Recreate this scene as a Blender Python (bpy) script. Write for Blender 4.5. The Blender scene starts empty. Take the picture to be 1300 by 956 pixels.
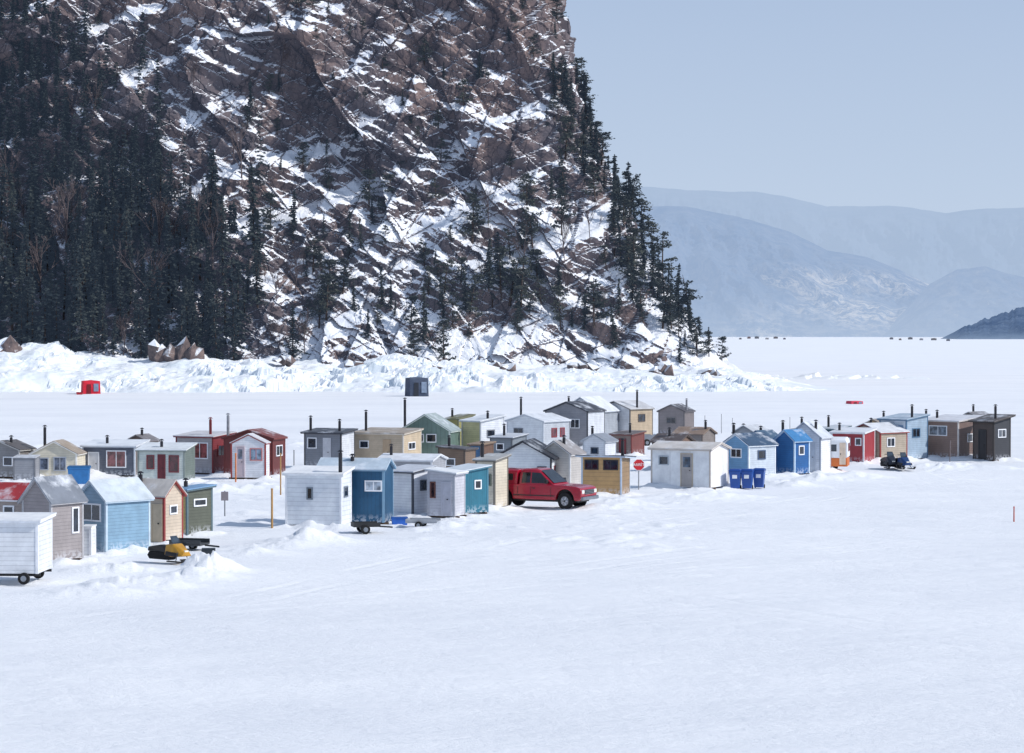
import bpy, bmesh, math, random, numpy as np
from mathutils import Vector, Matrix
random.seed(7); rng=np.random.default_rng(7)
col=bpy.context.scene.collection
F=3069.0; H=8.5; YH=425.0; CYP=478.0
PITCH=math.atan((CYP-YH)/F)
def gp(px,py):
    dep=PITCH+math.atan((py-CYP)/F); Y=H/math.tan(dep)
    return ((px-650)/F*Y, Y)
def sc(py): return gp(650,py)[1]/F
# ------------------------------------------------------------ numpy noise
def hsh(ix,iy,s):
    v=np.sin(ix*127.1+iy*311.7+s*74.7)*43758.5453; return v-np.floor(v)
def vn(x,y,s=0):
    ix=np.floor(x); iy=np.floor(y); fx=x-ix; fy=y-iy
    fx=fx*fx*(3-2*fx); fy=fy*fy*(3-2*fy)
    a=hsh(ix,iy,s); b=hsh(ix+1,iy,s); c=hsh(ix,iy+1,s); d=hsh(ix+1,iy+1,s)
    return (a*(1-fx)+b*fx)*(1-fy)+(c*(1-fx)+d*fx)*fy
def fbm(x,y,s=0,o=4):
    r=0; a=.5; t=0
    for i in range(o):
        r=r+a*vn(x,y,s+i*3.1); t+=a; a*=.5; x=x*2.03+11.3; y=y*2.01+5.7
    return r/t
def voro(x,y,s):
    ix=np.floor(x); iy=np.floor(y)
    best=np.full(x.shape,9.); r=[np.zeros(x.shape) for _ in range(5)]
    for dx in (-1,0,1):
        for dy in (-1,0,1):
            cx=ix+dx; cy=iy+dy
            ax=x-(cx+hsh(cx,cy,s)); ay=y-(cy+hsh(cx,cy,s+1.7))
            d=ax*ax+ay*ay; m=d<best
            best=np.where(m,d,best)
            for k,vv in enumerate((hsh(cx,cy,s+2.9),hsh(cx,cy,s+4.3),hsh(cx,cy,s+5.9),ax,ay)):
                r[k]=np.where(m,vv,r[k])
    return r
def sstep(a,b,x):
    t=np.clip((x-a)/(b-a),0,1); return t*t*(3-2*t)
def blur(a,k):
    for ax in (0,1):
        p=np.pad(a,[(k,k) if i==ax else (0,0) for i in (0,1)],mode='edge'); c=np.cumsum(p,axis=ax)
        c=np.insert(c,0,0,axis=ax); w=2*k+1
        a=(np.take(c,range(w,c.shape[ax]),axis=ax)-np.take(c,range(0,c.shape[ax]-w),axis=ax))/w
    return a
# ------------------------------------------------------------ tagging
def tag(o,label=None,cat=None,group=None,kind=None):
    if label: o['label']=label
    if cat: o['category']=cat
    if group: o['group']=group
    if kind: o['kind']=kind
    return o
def empty(name,loc,rz=0):
    o=bpy.data.objects.new(name,None); col.objects.link(o); o.location=loc; o.rotation_euler=(0,0,rz); o.empty_display_size=.3
    return o
def lin(c):
    return tuple(((v/255)/12.92 if v/255<=.04045 else ((v/255+.055)/1.055)**2.4) for v in c)
# ------------------------------------------------------------ materials
MC={}
def nt(name):
    m=bpy.data.materials.new(name); m.use_nodes=True; n=m.node_tree.nodes; l=m.node_tree.links
    return m,n,l,n['Principled BSDF']
def mathn(n,l,op,a,b=None,c=None):
    q=n.new('ShaderNodeMath'); q.operation=op
    for i,v in enumerate((a,b,c)):
        if v is None: continue
        if isinstance(v,(int,float)): q.inputs[i].default_value=v
        else: l.new(v,q.inputs[i])
    return q.outputs[0]
def mixc(n,l,fac,a,b,mode='MIX'):
    q=n.new('ShaderNodeMix'); q.data_type='RGBA'; q.blend_type=mode
    for s,v in ((q.inputs[0],fac),(q.inputs[6],a),(q.inputs[7],b)):
        if isinstance(v,(int,float)): s.default_value=v
        elif isinstance(v,tuple): s.default_value=v+(1,) if len(v)==3 else v
        else: l.new(v,s)
    return q.outputs[2]
def noise(n,l,scale,detail=4,vec=None,rough=.55):
    q=n.new('ShaderNodeTexNoise'); q.inputs['Scale'].default_value=scale; q.inputs['Detail'].default_value=detail; q.inputs['Roughness'].default_value=rough
    if vec is not None: l.new(vec,q.inputs['Vector'])
    return q.outputs['Fac']
def ramp(n,l,fac,stops):
    q=n.new('ShaderNodeValToRGB'); e=q.color_ramp.elements
    while len(e)<len(stops): e.new(.5)
    for i,(p,c) in enumerate(stops): e[i].position=p; e[i].color=tuple(c)+(1,) if len(c)==3 else c
    l.new(fac,q.inputs[0]); return q.outputs[0]
def bump(n,l,h,b,strength=.5,dist=.05):
    q=n.new('ShaderNodeBump'); q.inputs['Strength'].default_value=strength; q.inputs['Distance'].default_value=dist
    l.new(h,q.inputs['Height']); l.new(q.outputs[0],b.inputs['Normal'])
def airlight(b,c,s=1.):  # weak blue haze glow painted into cliff, boulder and needle materials as emission
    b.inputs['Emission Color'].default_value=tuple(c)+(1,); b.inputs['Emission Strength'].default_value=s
def plain(c,rough=.6,metal=0,var=.12,scale=3):
    k=('p',tuple(c),rough,metal,var)
    if k in MC: return MC[k]
    m,n,l,b=nt('paint'); L=lin(c)
    tc=n.new('ShaderNodeTexCoord'); f=noise(n,l,scale,5,tc.outputs['Object'])
    lo=tuple(v*(1-var*1.6) for v in L); hi=tuple(min(1,v*(1+var)) for v in L)
    l.new(ramp(n,l,f,[(.3,lo),(.7,hi)]),b.inputs['Base Color'])
    b.inputs['Roughness'].default_value=rough; b.inputs['Metallic'].default_value=metal
    MC[k]=m; return m
def roofm(c):
    k=('r',tuple(c))
    if k in MC: return MC[k]
    m,n,l,b=nt('roofing'); L=lin(c)
    tc=n.new('ShaderNodeTexCoord'); f=noise(n,l,1.3,6,tc.outputs['Object'],.7)
    base=ramp(n,l,f,[(.3,tuple(v*.8 for v in L)),(.6,tuple(min(.9,v*1.08) for v in L))])
    f2=noise(n,l,.7,7,tc.outputs['Object'],.7)
    base=mixc(n,l,ramp(n,l,f2,[(.50,(0,0,0)),(.66,(.8,.8,.8))]),base,(.76,.79,.84))
    l.new(base,b.inputs['Base Color']); b.inputs['Roughness'].default_value=.55
    sx=n.new('ShaderNodeSeparateXYZ'); l.new(tc.outputs['Object'],sx.inputs[0])
    fr=mathn(n,l,'PINGPONG',mathn(n,l,'MULTIPLY',sx.outputs[0],1.0),.15); bump(n,l,fr,b,.5,.05)
    MC[k]=m; return m
def siding(c,o='h',step=.13):
    k=('s',tuple(c),o,step)
    if k in MC: return MC[k]
    m,n,l,b=nt('siding'); L=lin(c)
    tc=n.new('ShaderNodeTexCoord'); sx=n.new('ShaderNodeSeparateXYZ'); l.new(tc.outputs['Object'],sx.inputs[0])
    v=sx.outputs[2] if o=='h' else mathn(n,l,'ADD',sx.outputs[0],sx.outputs[1])
    fr=mathn(n,l,'FRACT',mathn(n,l,'DIVIDE',v,step))
    line=mathn(n,l,'GREATER_THAN',fr,.86 if step<.5 else .975)
    f=noise(n,l,1.6,6,tc.outputs['Object'],.65)
    lo=tuple(q*.80 for q in L); hi=tuple(min(.9,q*1.08) for q in L)
    base=ramp(n,l,f,[(.3,lo),(.65,hi)])
    wn=n.new('ShaderNodeTexWhiteNoise'); wn.noise_dimensions='1D'; l.new(mathn(n,l,'FLOOR',mathn(n,l,'DIVIDE',v,step)),wn.inputs['W'])
    base=mixc(n,l,mathn(n,l,'MULTIPLY',wn.outputs[0],.13),base,(L[0]*.6,L[1]*.6,L[2]*.62))
    base=mixc(n,l,mathn(n,l,'MULTIPLY',line,.34),base,(L[0]*.35,L[1]*.35,L[2]*.4))
    g=mathn(n,l,'MULTIPLY',mathn(n,l,'SUBTRACT',.55,sx.outputs[2]),1.3); g=mathn(n,l,'MULTIPLY',mathn(n,l,'MAXIMUM',g,0),mathn(n,l,'GREATER_THAN',noise(n,l,6,5,tc.outputs['Object']),.5))
    base=mixc(n,l,g,base,(.75,.78,.84))
    l.new(base,b.inputs['Base Color']); b.inputs['Roughness'].default_value=.55
    bump(n,l,mathn(n,l,'SUBTRACT',1,fr) if (o=='h' and step<.5) else mathn(n,l,'SUBTRACT',1,line),b,.5,.015)
    MC[k]=m; return m
def glassm(c=(30,36,46)):
    k=('g',tuple(c))
    if k in MC: return MC[k]
    m,n,l,b=nt('glass_pane'); tc=n.new('ShaderNodeTexCoord')
    f=noise(n,l,2.5,2,tc.outputs['Object']); L=lin(c)
    l.new(ramp(n,l,f,[(.4,tuple(v*.5 for v in L)),(.6,tuple(v*1.6 for v in L))]),b.inputs['Base Color'])
    b.inputs['Roughness'].default_value=.08; b.inputs['Specular IOR Level'].default_value=.8
    MC[k]=m; return m
def snowmat(name='snow',c1=(.84,.86,.895),c2=(.91,.925,.95),big=.08,sm=1.,bs=.7):
    m,n,l,b=nt(name); tc=n.new('ShaderNodeTexCoord')
    mp=n.new('ShaderNodeMapping'); mp.inputs['Scale'].default_value=(.5,1,1); l.new(tc.outputs['Object'],mp.inputs[0])
    f=noise(n,l,big,8,mp.outputs[0],.7); f2=noise(n,l,1.1*sm,9,mp.outputs[0],.74)
    l.new(ramp(n,l,f,[(.36,c1),(.60,c2)]),b.inputs['Base Color'])
    b.inputs['Roughness'].default_value=.75; b.inputs['Specular IOR Level'].default_value=.25
    h=mathn(n,l,'ADD',mathn(n,l,'MULTIPLY',f2,1.),mathn(n,l,'MULTIPLY',noise(n,l,6*sm,5,mp.outputs[0],.7),.35))
    bump(n,l,h,b,bs,.18); return m
SNOW=snowmat()
BANK=snowmat('bank_snow',(.76,.82,.86),(.90,.92,.95),.22,1.2,.6)
def leafm(name,a,b_):
    m,n,l,b=nt(name); oi=n.new('ShaderNodeObjectInfo'); tc=n.new('ShaderNodeTexCoord')
    f=noise(n,l,1.3,4,tc.outputs['Object']); f=mathn(n,l,'ADD',mathn(n,l,'MULTIPLY',oi.outputs['Random'],.5),mathn(n,l,'MULTIPLY',f,.6))
    l.new(ramp(n,l,f,[(.25,a),(.85,b_)]),b.inputs['Base Color']); b.inputs['Roughness'].default_value=.8; b.inputs['Specular IOR Level'].default_value=.15
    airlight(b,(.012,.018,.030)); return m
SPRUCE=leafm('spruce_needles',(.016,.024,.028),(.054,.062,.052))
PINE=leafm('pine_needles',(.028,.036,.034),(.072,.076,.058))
BARK=plain((88,78,76),.9,var=.3); TWIG=plain((100,90,92),.9,var=.25)
BLACK=plain((28,28,31),.5,var=.2); RUBBER=plain((22,22,24),.85); STEEL=plain((150,155,162),.35,.8); WOOD=plain((150,120,86),.8,var=.25); DWOOD=plain((92,74,60),.85,var=.25)
WHITE=plain((232,234,238),.5,var=.05)
# ------------------------------------------------------------ mesh builder
class MB:
    def __init__(s): s.v=[]; s.f=[]
    def quad(s,*p):
        i=len(s.v); s.v+= [tuple(q) for q in p]; s.f.append(tuple(range(i,i+len(p))))
    def hexa(s,p):
        i=len(s.v); s.v+=[tuple(q) for q in p]
        for f in ((3,2,1,0),(4,5,6,7),(0,1,5,4),(1,2,6,5),(2,3,7,6),(3,0,4,7)): s.f.append(tuple(i+k for k in f))
    def box(s,x0,x1,y0,y1,z0,z1):
        s.hexa([(x0,y0,z0),(x1,y0,z0),(x1,y1,z0),(x0,y1,z0),(x0,y0,z1),(x1,y0,z1),(x1,y1,z1),(x0,y1,z1)])
    def tube(s,p0,p1,r0,r1=None,n=10,caps=True):
        r1=r0 if r1 is None else r1
        p0=Vector(p0); p1=Vector(p1); d=(p1-p0).normalized(); a=d.orthogonal().normalized(); b=d.cross(a)
        i=len(s.v)
        for p,r in ((p0,r0),(p1,r1)):
            for k in range(n):
                t=2*math.pi*k/n; s.v.append(tuple(p+a*(r*math.cos(t))+b*(r*math.sin(t))))
        for k in range(n): s.f.append((i+k,i+(k+1)%n,i+n+(k+1)%n,i+n+k))
        if caps: s.f.append(tuple(i+n-1-k for k in range(n))); s.f.append(tuple(i+n+k for k in range(n)))
    def ext(s,poly,y0,y1,rot=None):
        n=len(poly); i=len(s.v)
        for y in (y0,y1):
            for (x,z) in poly: s.v.append((x,y,z))
        s.f.append(tuple(range(i,i+n))); s.f.append(tuple(i+2*n-1-k for k in range(n)))
        for k in range(n): s.f.append((i+k,i+n+k,i+n+(k+1)%n,i+(k+1)%n))
    def loft(s,secs):
        n=len(secs[0]); i=len(s.v)
        for q in secs: s.v+=[tuple(p) for p in q]
        for a in range(len(secs)-1):
            for k in range(n): s.f.append((i+a*n+k,i+a*n+(k+1)%n,i+(a+1)*n+(k+1)%n,i+(a+1)*n+k))
        s.f.append(tuple(i+n-1-k for k in range(n))); s.f.append(tuple(i+(len(secs)-1)*n+k for k in range(n)))
    def build(s,name,mat,parent=None,bevel=0,smooth=False):
        me=bpy.data.meshes.new(name); me.from_pydata(s.v,[],s.f); me.materials.append(mat); me.update()
        if len(s.f)<4000:
            bm=bmesh.new(); bm.from_mesh(me); bmesh.ops.recalc_face_normals(bm,faces=bm.faces); bm.to_mesh(me); bm.free()
        if smooth: me.polygons.foreach_set('use_smooth',[True]*len(me.polygons))
        o=bpy.data.objects.new(name,me); col.objects.link(o)
        if parent: o.parent=parent
        if bevel:
            b=o.modifiers.new('b','BEVEL'); b.width=bevel; b.segments=3 if bevel>.04 else 2; b.limit_method='ANGLE'
        return o
def gridmesh(name,P,mat,attr=None,smooth=False):
    R,Cn=P.shape[:2]
    me=bpy.data.meshes.new(name); me.vertices.add(R*Cn); me.vertices.foreach_set('co',P.reshape(-1).astype(np.float32))
    i=(np.arange(R-1)[:,None]*Cn+np.arange(Cn-1)[None,:]).reshape(-1)
    q=np.stack([i,i+1,i+Cn+1,i+Cn],1).astype(np.int32)
    me.loops.add(q.size); me.polygons.add(len(q)); me.loops.foreach_set('vertex_index',q.reshape(-1))
    me.polygons.foreach_set('loop_start',np.arange(len(q),dtype=np.int32)*4)
    me.polygons.foreach_set('use_smooth',np.full(len(q),smooth))
    me.update(calc_edges=True); me.validate()
    if attr is not None:
        for k,a in attr.items():
            at=me.attributes.new(k,'FLOAT','POINT'); at.data.foreach_set('value',a.reshape(-1).astype(np.float32))
    me.materials.append(mat); o=bpy.data.objects.new(name,me); col.objects.link(o); return o
# ============================================================ SHACKS
SK=[]
def shack(label,xl,xc,xr,yb,yt,th,roof,rise,wall,roofc,trim,feats=(),o='h',side=None,name='fishing_shack',cat='fishing shack',group='fishing shacks on the frozen river',raise_=.16,step=.13,over=.14,roofth=.05,skids=True,depth=None):
    s=sc(yb); t=math.radians(th); ct,st=math.cos(t),math.sin(t)
    a=(xc-xl)*s/ct; b=max(1.3,(xr-xc)*s/st) if depth is None else depth
    h=(yb-yt)*s; rs=rise*s
    X,Y=gp(xc,yb); psi=math.atan((xc-650)/F)
    root=empty(name,(X,Y,0),-t-psi); tag(root,label,cat,group)
    SK.append((X,Y,-t-psi,a,b))
    def rz(x,y):
        if roof=='gf': return h+rs*(1-abs(x+a/2)/(a/2))
        if roof=='gs': return h+rs*(1-abs(y-b/2)/(b/2))
        if roof=='sb': return h+rs*y/b
        if roof=='sf': return h-rs*y/b
        if roof=='sl': return h+rs*(-x/a)
        if roof=='sr': return h-rs*(-x/a)
        return h
    z0=raise_
    m=MB(); sm=MB() if side else m
    FP=[(-a,0),(0,0)] if roof!='gf' else [(-a,0),(-a/2,0),(0,0)]
    SP=[(0,0),(0,b)] if roof!='gs' else [(0,0),(0,b/2),(0,b)]
    def wallp(mb,pts,rev=False):
        p=[(pts[0][0],pts[0][1],z0),(pts[-1][0],pts[-1][1],z0)]+[(x,y,rz(x,y)) for x,y in reversed(pts)]
        mb.quad(*p)
    wallp(m,FP); wallp(sm,SP); wallp(m,[(x,b) for x,y in FP]); wallp(m,[(-a,y) for x,y in SP])
    m.quad((-a,0,z0),(0,0,z0),(0,b,z0),(-a,b,z0))
    m.build('wall',siding(wall,o,step),root)
    if side: sm.build('side_wall',siding(side,o,step),root)
    ov=over
    def slab(mb,x0,x1,y0,y1,dz0,dz1):
        c=[(x0,y0),(x1,y0),(x1,y1),(x0,y1)]
        def zz(x,y):
            if roof=='gf':
                k=rs/(a/2); return h+rs-abs(x+a/2)*k
            if roof=='gs':
                k=rs/(b/2); return h+rs-abs(y-b/2)*k
            return rz(x,y)
        mb.hexa([(x,y,zz(x,y)+dz0) for x,y in c]+[(x,y,zz(x,y)+dz1) for x,y in c])
    def both(mb,e,d0,d1):
        if roof=='gf':
            slab(mb,-a-e,-a/2,-e,b+e,d0,d1); slab(mb,-a/2,e,-e,b+e,d0,d1)
        elif roof=='gs':
            slab(mb,-a-e,e,-e,b/2,d0,d1); slab(mb,-a-e,e,b/2,b+e,d0,d1)
        else: slab(mb,-a-e,e,-e,b+e,d0,d1)
    r=MB(); both(r,ov,.072,.072+roofth); ro=r.build('roof',roofm(roofc),root)
    q=MB(); both(q,ov-.02,.004,.07); q.build('fascia',plain(trim,.6,var=.1),ro)
    tm=plain(trim,.6,var=.1); w=.075
    for (x0,x1,y0,y1) in ((-w,.014,-.014,w),(-a-.014,-a+w,-.014,.0-.001),(.001,.014,b-w,b+.014)):
        cb=MB(); zt=rz(min(0,max(-a,(x0+x1)/2)),max(0,min(b,(y0+y1)/2)))-.01
        cb.box(x0,x1,y0,y1,z0-.01,zt); cb.build('corner_board',tm,root)
    if skids:
        for yy in (.12*b,.8*b):
            k=MB(); k.box(-a-.15,.15,yy,yy+.12,-.12,z0-.003); k.build('skid',DWOOD,root)
    def fb(mb,face,u0,u1,za,zb,o0,o1):
        if face=='F': mb.box(u0,u1,-o1,-o0,za,zb)
        else: mb.box(o0,o1,u0,u1,za,zb)
    for f in feats:
        if f[0] in 'wd':
            _,face,x0,y0,x1,y1,fc=f[:7]
            if face=='F': u0,u1=(x0-xc)*s/ct,(x1-xc)*s/ct
            else:
                kk=b/((xr-xc)*s); u0,u1=(x0-xc)*s*kk,(x1-xc)*s*kk
            za,zb=(yb-y1)*s,(yb-y0)*s; za=max(za,z0+.02); fw=.06
            fr=MB()
            fb(fr,face,u0,u0+fw,za,zb,.002,.04); fb(fr,face,u1-fw,u1,za,zb,.002,.04)
            fb(fr,face,u0+fw,u1-fw,zb-fw,zb,.002,.04)
            if f[0]=='w':
                fb(fr,face,u0+fw,u1-fw,za,za+fw,.002,.05)
                if u1-u0>.75:
                    um=(u0+u1)/2; fb(fr,face,um-.02,um+.02,za+fw,zb-fw,.002,.03)
                wo=fr.build('window',plain(fc,.5,var=.05),root)
                p=MB(); fb(p,face,u0+fw,u1-fw,za+fw,zb-fw,.003,.018); p.build('pane',glassm(f[7] if len(f)>7 else (34,42,54)),wo)
            else:
                do=fr.build('door',plain(fc,.5,var=.05),root)
                p=MB(); fb(p,face,u0+fw,u1-fw,za,zb-fw,.003,.02); p.build('door_leaf',plain(f[7] if len(f)>7 else fc,.55,var=.1),do)
                hd=MB(); um=u1-fw-.1; fb(hd,face,um-.05,um,(za+zb)/2-.05,(za+zb)/2,.021,.07); hd.build('handle',BLACK,do)
                if zb-za>1.3 and len(f)>8:
                    g=MB(); fb(g,face,u0+fw+.1,u1-fw-.1,za+(zb-za)*.58,zb-fw-.15,.021,.028); g.build('door_pane',glassm(f[8]),do)
        elif f[0]=='c':
            _,cx_,cyt,cc=f[:4]; fy=f[4] if len(f)>4 else .35
            y=b*fy; x=((cx_-xc)*s-y*st)/ct; x=min(max(x,-a+.1),-.1)
            zt=(yb-cyt)*s; zb=rz(x,y)
            c=MB(); c.tube((x,y,zb-.05),(x,y,max(zt,zb+.3)),.085,n=12); ch=c.build('chimney',plain(cc,.45,.3,.2),root)
            zt=max(zt,zb+.3)
            c=MB(); c.tube((x,y,zt+.05),(x,y,zt+.13),.15,.05,n=12); c.tube((x,y,zt-.02),(x,y,zt+.05),.03,n=6); c.build('chimney_cap',plain(cc,.45,.3,.2),ch)
    return root
W=(236,238,242); CR=(226,214,186); DK=(46,46,52)
shk=shack
def wheelset(root,pts,rad=.26,wd=.14):
    for (x,y) in pts:
        m=MB(); m.tube((x,y-wd/2,rad),(x,y+wd/2,rad),rad,n=20); t=m.build('wheel',RUBBER,root,.02)
        m=MB(); m.tube((x,y-wd/2-.01,rad),(x,y+wd/2+.01,rad),rad*.5,n=14); m.build('rim',STEEL,t)
# ---- front left
r=shk('white clapboard shack riding on small wheels at the far left foreground',-24,47,61,744,666,14,'sb',3,(228,231,236),(238,240,244),W,(),raise_=.36,skids=False,depth=2.0,step=.16)
SK.pop(); r.location.z=.06
wheelset(r,[(-.45,-.1),(-1.6,-.1),(-.45,1.9)],.2)
for y in (.1,1.7):
    m=MB(); m.box(-2.2,.05,y,y+.06,.26,.35); m.build('chassis_rail',BLACK,r)
shk('grey-beige shack with bright red metal roof at the left edge',-22,36,53,714,634,28,'gs',16,(164,152,146),(166,52,56),W,(('w','F',4,642,18,657,W),))
shk('taupe shack with ribbed grey gable roof between the red-roofed and light blue shacks',28,64,105,718,637,42,'gf',27,(150,143,144),(122,128,138),(176,176,180),(('w','S',90,646,99,680,W),),side=(154,147,147))
shk('light blue clapboard gable shack with white framed window in the front left cluster',98,134,190,706,636,50,'gf',22,(136,164,184),(196,206,214),(190,208,222),(('w','F',105,640,128,663,W),),side=(130,164,188))
shk('cream shack with red edged sloping roof behind the light blue shack',150,208,230,694,630,35,'gs',17,(206,190,170),(190,184,178),(150,62,60),(('d','F',192,640,206,690,(196,178,152)),('c',178,604,DK),('w','S',214,642,223,654,W)))
shk('narrow yellow and olive shack beside the cream red-edged one',222,237,249,684,624,45,'sb',3,(186,166,104),(120,156,190),(92,112,120),(('c',231,612,DK),('w','S',240,634,246,644,W)),side=(92,96,84),depth=1.5)
shk('small white upright storage box leaning by the light blue shack',103,115,119,708,672,20,'sb',1,(230,233,238),W,W,(),name='storage_box',cat='storage box',group=None,over=.03,skids=False,raise_=.02,depth=.5)
# ---- second row left
shk('grey cabin with dark roof at the left edge of the back row',-22,24,42,609,572,30,'gf',10,(142,140,140),(92,88,88),(190,188,184),(('w','F',4,580,16,592,W),('c',14,556,DK)),side=(128,124,122))
shk('cream gable cabin with paired grey windows and black chimney in the left back row',40,97,108,609,577,14,'gf',15,(220,212,192),(160,146,130),(238,236,230),(('w','F',50,581,62,597,(170,176,186),(90,100,118)),('w','F',68,580,84,598,(170,176,186),(90,100,118)),('c',57,543,DK)))
shk('low grey storage hutch standing in front of the leftmost grey cabin',17,44,50,612,583,16,'sb',2,(150,152,158),(196,198,202),(120,122,128),(),name='storage_hutch',cat='storage hutch',group=None,over=.05,skids=False,raise_=.03,depth=.9)
shk('slate coloured shack with white framed window and flat snowy roof, left back row',105,171,187,607,568,18,'sb',5,(92,98,112),(228,232,238),(206,212,220),(('w','F',135,572,160,594,W,(110,64,66)),('d','F',112,574,126,603,(216,218,222),(190,192,198)),('c',136,556,DK)),side=(120,112,108))
shk('pale green shack with three maroon door and window openings',175,234,247,615,573,16,'sb',6,(198,206,200),(222,226,228),(130,140,136),(('w','F',186,578,196,596,(120,44,52),(60,24,30)),('d','F',200,577,210,611,(110,38,48),(96,32,42)),('w','F',214,578,227,600,(120,44,52),(70,30,36)),('c',205,561,DK)),side=(110,122,116))
shk('grey shack with maroon trim and tall red stovepipe',223,270,297,604,556,35,'sb',4,(172,168,170),(206,204,206),(124,36,42),(('w','F',243,562,264,583,W,(120,60,64)),('c',267,533,(120,40,44)),('w','S',276,565,286,580,(124,36,42))),side=(126,42,48))
shk('maroon board cabin with white porch front beside the tall silver chimney',284,346,362,607,558,20,'gf',10,(122,58,56),(124,66,62),(112,50,48),(('c',289,528,(150,152,158),.2),('w','S',350,566,358,580,W)),o='v',side=(104,48,46))
shk('white arched porch annexe with door and window fronting the maroon cabin',293,337,345,610,564,14,'gf',11,(228,230,236),(208,206,210),(150,60,58),(('d','F',299,566,311,607,(210,196,200),(196,180,186),(90,100,120)),('w','F',317,569,333,585,(190,120,120),(110,130,150))),depth=1.0,over=.06,name='shack_porch',cat='porch',group=None)
shk('small dark brown hut peeking between the slate and pale green shacks',160,186,196,592,561,24,'gf',7,(96,80,74),(120,116,118),(80,70,66),(('c',180,546,DK),),depth=1.8)
# ---- middle front
shk('plain white shack with one tiny window and black stovepipe beside the dark blue shack',362,433,446,672,604,18,'sb',6,(226,231,240),(240,242,246),W,(('w','F',389,619,397,635,(120,130,140)),('w','S',436,618,441,632,(120,130,140)),('c',432,575,DK,.15)),step=.2)
shk('dark teal blue shack with pale roof and white horizontal window',404,487,499,668,597,14,'gs',11,(34,88,124),(184,198,210),(120,156,182),(('w','F',463,610,485,624,W,(150,160,172)),('c',447,588,DK)),o='v',side=(30,80,114),step=.18)
shk('white shack with dark roof edge beside a blue tub',492,524,549,658,601,38,'sb',5,(232,234,240),(196,200,208),(70,74,84),(('w','S',533,610,541,624,(90,96,106)),),side=(222,226,234))
shk('pale grey shack with narrow brown window left of the teal-sided shack',543,577,588,660,603,22,'sl',4,(196,196,204),(232,234,238),(176,178,186),(('w','F',546,612,553,633,(110,70,60),(60,40,40)),('d','F',560,612,573,658,(186,186,196))))
shk('shack with white front and teal side wall in the middle cluster',562,588,620,656,600,50,'sb',5,(190,196,204),(208,216,222),(70,120,140),(('w','S',602,610,611,622,W),),side=(42,112,134),o='v')
shk('narrow cream shack half hiding the tail of the red pickup',604,628,638,648,586,30,'sb',5,(214,206,188),(170,170,168),(120,116,108),(('w','F',614,602,624,617,(110,120,104)),('c',611,564,DK)))
# ---- middle back rows
shk('grey shack with overhanging dark roof and two black stovepipes',386,433,450,596,551,24,'sb',3,(132,136,144),(80,84,92),(60,62,70),(('w','F',390,556,402,570,W),('d','F',410,556,420,592,(196,198,204)),('c',394,531,DK),('c',431,535,DK)),side=(214,218,224),over=.2)
shk('small white hut squeezed between the grey and tan shacks',440,453,461,590,556,30,'sb',2,(230,232,236),W,(190,192,196),(),depth=1.4)
shk('long tan shack with low roof and one chimney',448,512,535,594,552,24,'sb',4,(192,176,154),(166,154,140),(210,202,190),(('c',464,524,DK),('w','F',456,560,468,570,W),('d','F',486,558,496,590,(176,154,128)),('w','S',518,562,527,572,W)),side=(200,182,156))
shk('green vertical board gable cabin with white corner trims in the back row',507,571,584,590,548,14,'gf',20,(116,138,130),(158,170,170),(216,226,220),(('w','F',524,551,538,562,W),('w','F',541,551,554,562,W),('c',507,508,DK)),o='v',step=.3,side=(104,126,118))
shk('low grey hut with snowy roof standing in front of the green cabin',480,548,566,614,586,18,'gs',6,(156,158,164),(226,228,232),(200,204,210),(('c',496,568,DK),('w','F',508,592,520,602,W)))
shk('brown plank hut behind the teal-sided shack',556,590,604,606,572,26,'sl',3,(128,108,92),(90,88,92),(84,74,68),(('c',570,556,DK),('w','F',566,582,578,592,W)))
shk('small olive yellow shed right of the green cabin',566,582,593,576,533,32,'sb',4,(142,136,82),(114,112,84),(110,110,84),(('c',562,521,DK),),depth=2)
shk('tall cream and white shack with snow capped roof right of the olive shed',586,610,640,588,536,46,'sb',6,(200,192,146),(226,230,234),(186,190,196),(('w','S',618,546,628,556,(120,124,130)),('c',631,524,DK)),side=(222,226,232))
shk('low blue and brown hut in front of the tall cream shack',596,611,622,600,566,30,'sb',2,(70,110,150),(150,130,110),(110,90,76),(),depth=1.5,side=(110,84,70))
shk('white gable cabin with thin black roof edges right behind the pickup',628,700,713,626,582,12,'gf',20,(230,234,240),(52,54,62),(52,54,62),(('w','F',682,592,694,603,(90,96,108)),('w','S',703,592,709,604,(120,50,56))),over=.22)
shk('small grey hut peeking over the black-edged white cabin roof',622,650,662,592,557,28,'sb',3,(126,134,142),(200,204,210),(90,96,104),(('c',640,541,DK),('w','F',630,563,640,572,W)),depth=2)
shk('beige gable shack between the black-edged white cabin and the orange wood shack',684,724,741,625,577,24,'gf',15,(206,202,196),(150,146,146),(222,222,222),(('w','F',692,584,704,596,W),('c',716,556,DK)),side=(190,186,182))
shk('white cabin with maroon window and chimney in the far middle row',643,690,723,572,536,34,'gf',8,(228,232,238),(214,218,224),(190,196,204),(('c',661,507,DK),('w','F',652,544,664,554,(120,126,136)),('w','S',700,544,707,556,(140,50,58),(90,40,50)),('w','S',711,544,717,556,(140,50,58),(90,40,50))),side=(180,186,194))
shk('taupe gable shack with black roof edge in the far middle row',692,746,768,569,523,24,'gf',11,(150,150,156),(66,68,76),(66,68,76),(('w','F',706,532,718,544,W),('w','F',724,532,736,544,W)),side=(206,210,216))
shk('tall white gable cabin behind the taupe black-edged shack',712,762,785,564,523,24,'gf',17,(222,228,236),(220,224,230),(150,156,164),(('w','F',748,530,758,541,(150,156,164)),('c',709,506,DK)),side=(160,166,174))
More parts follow.
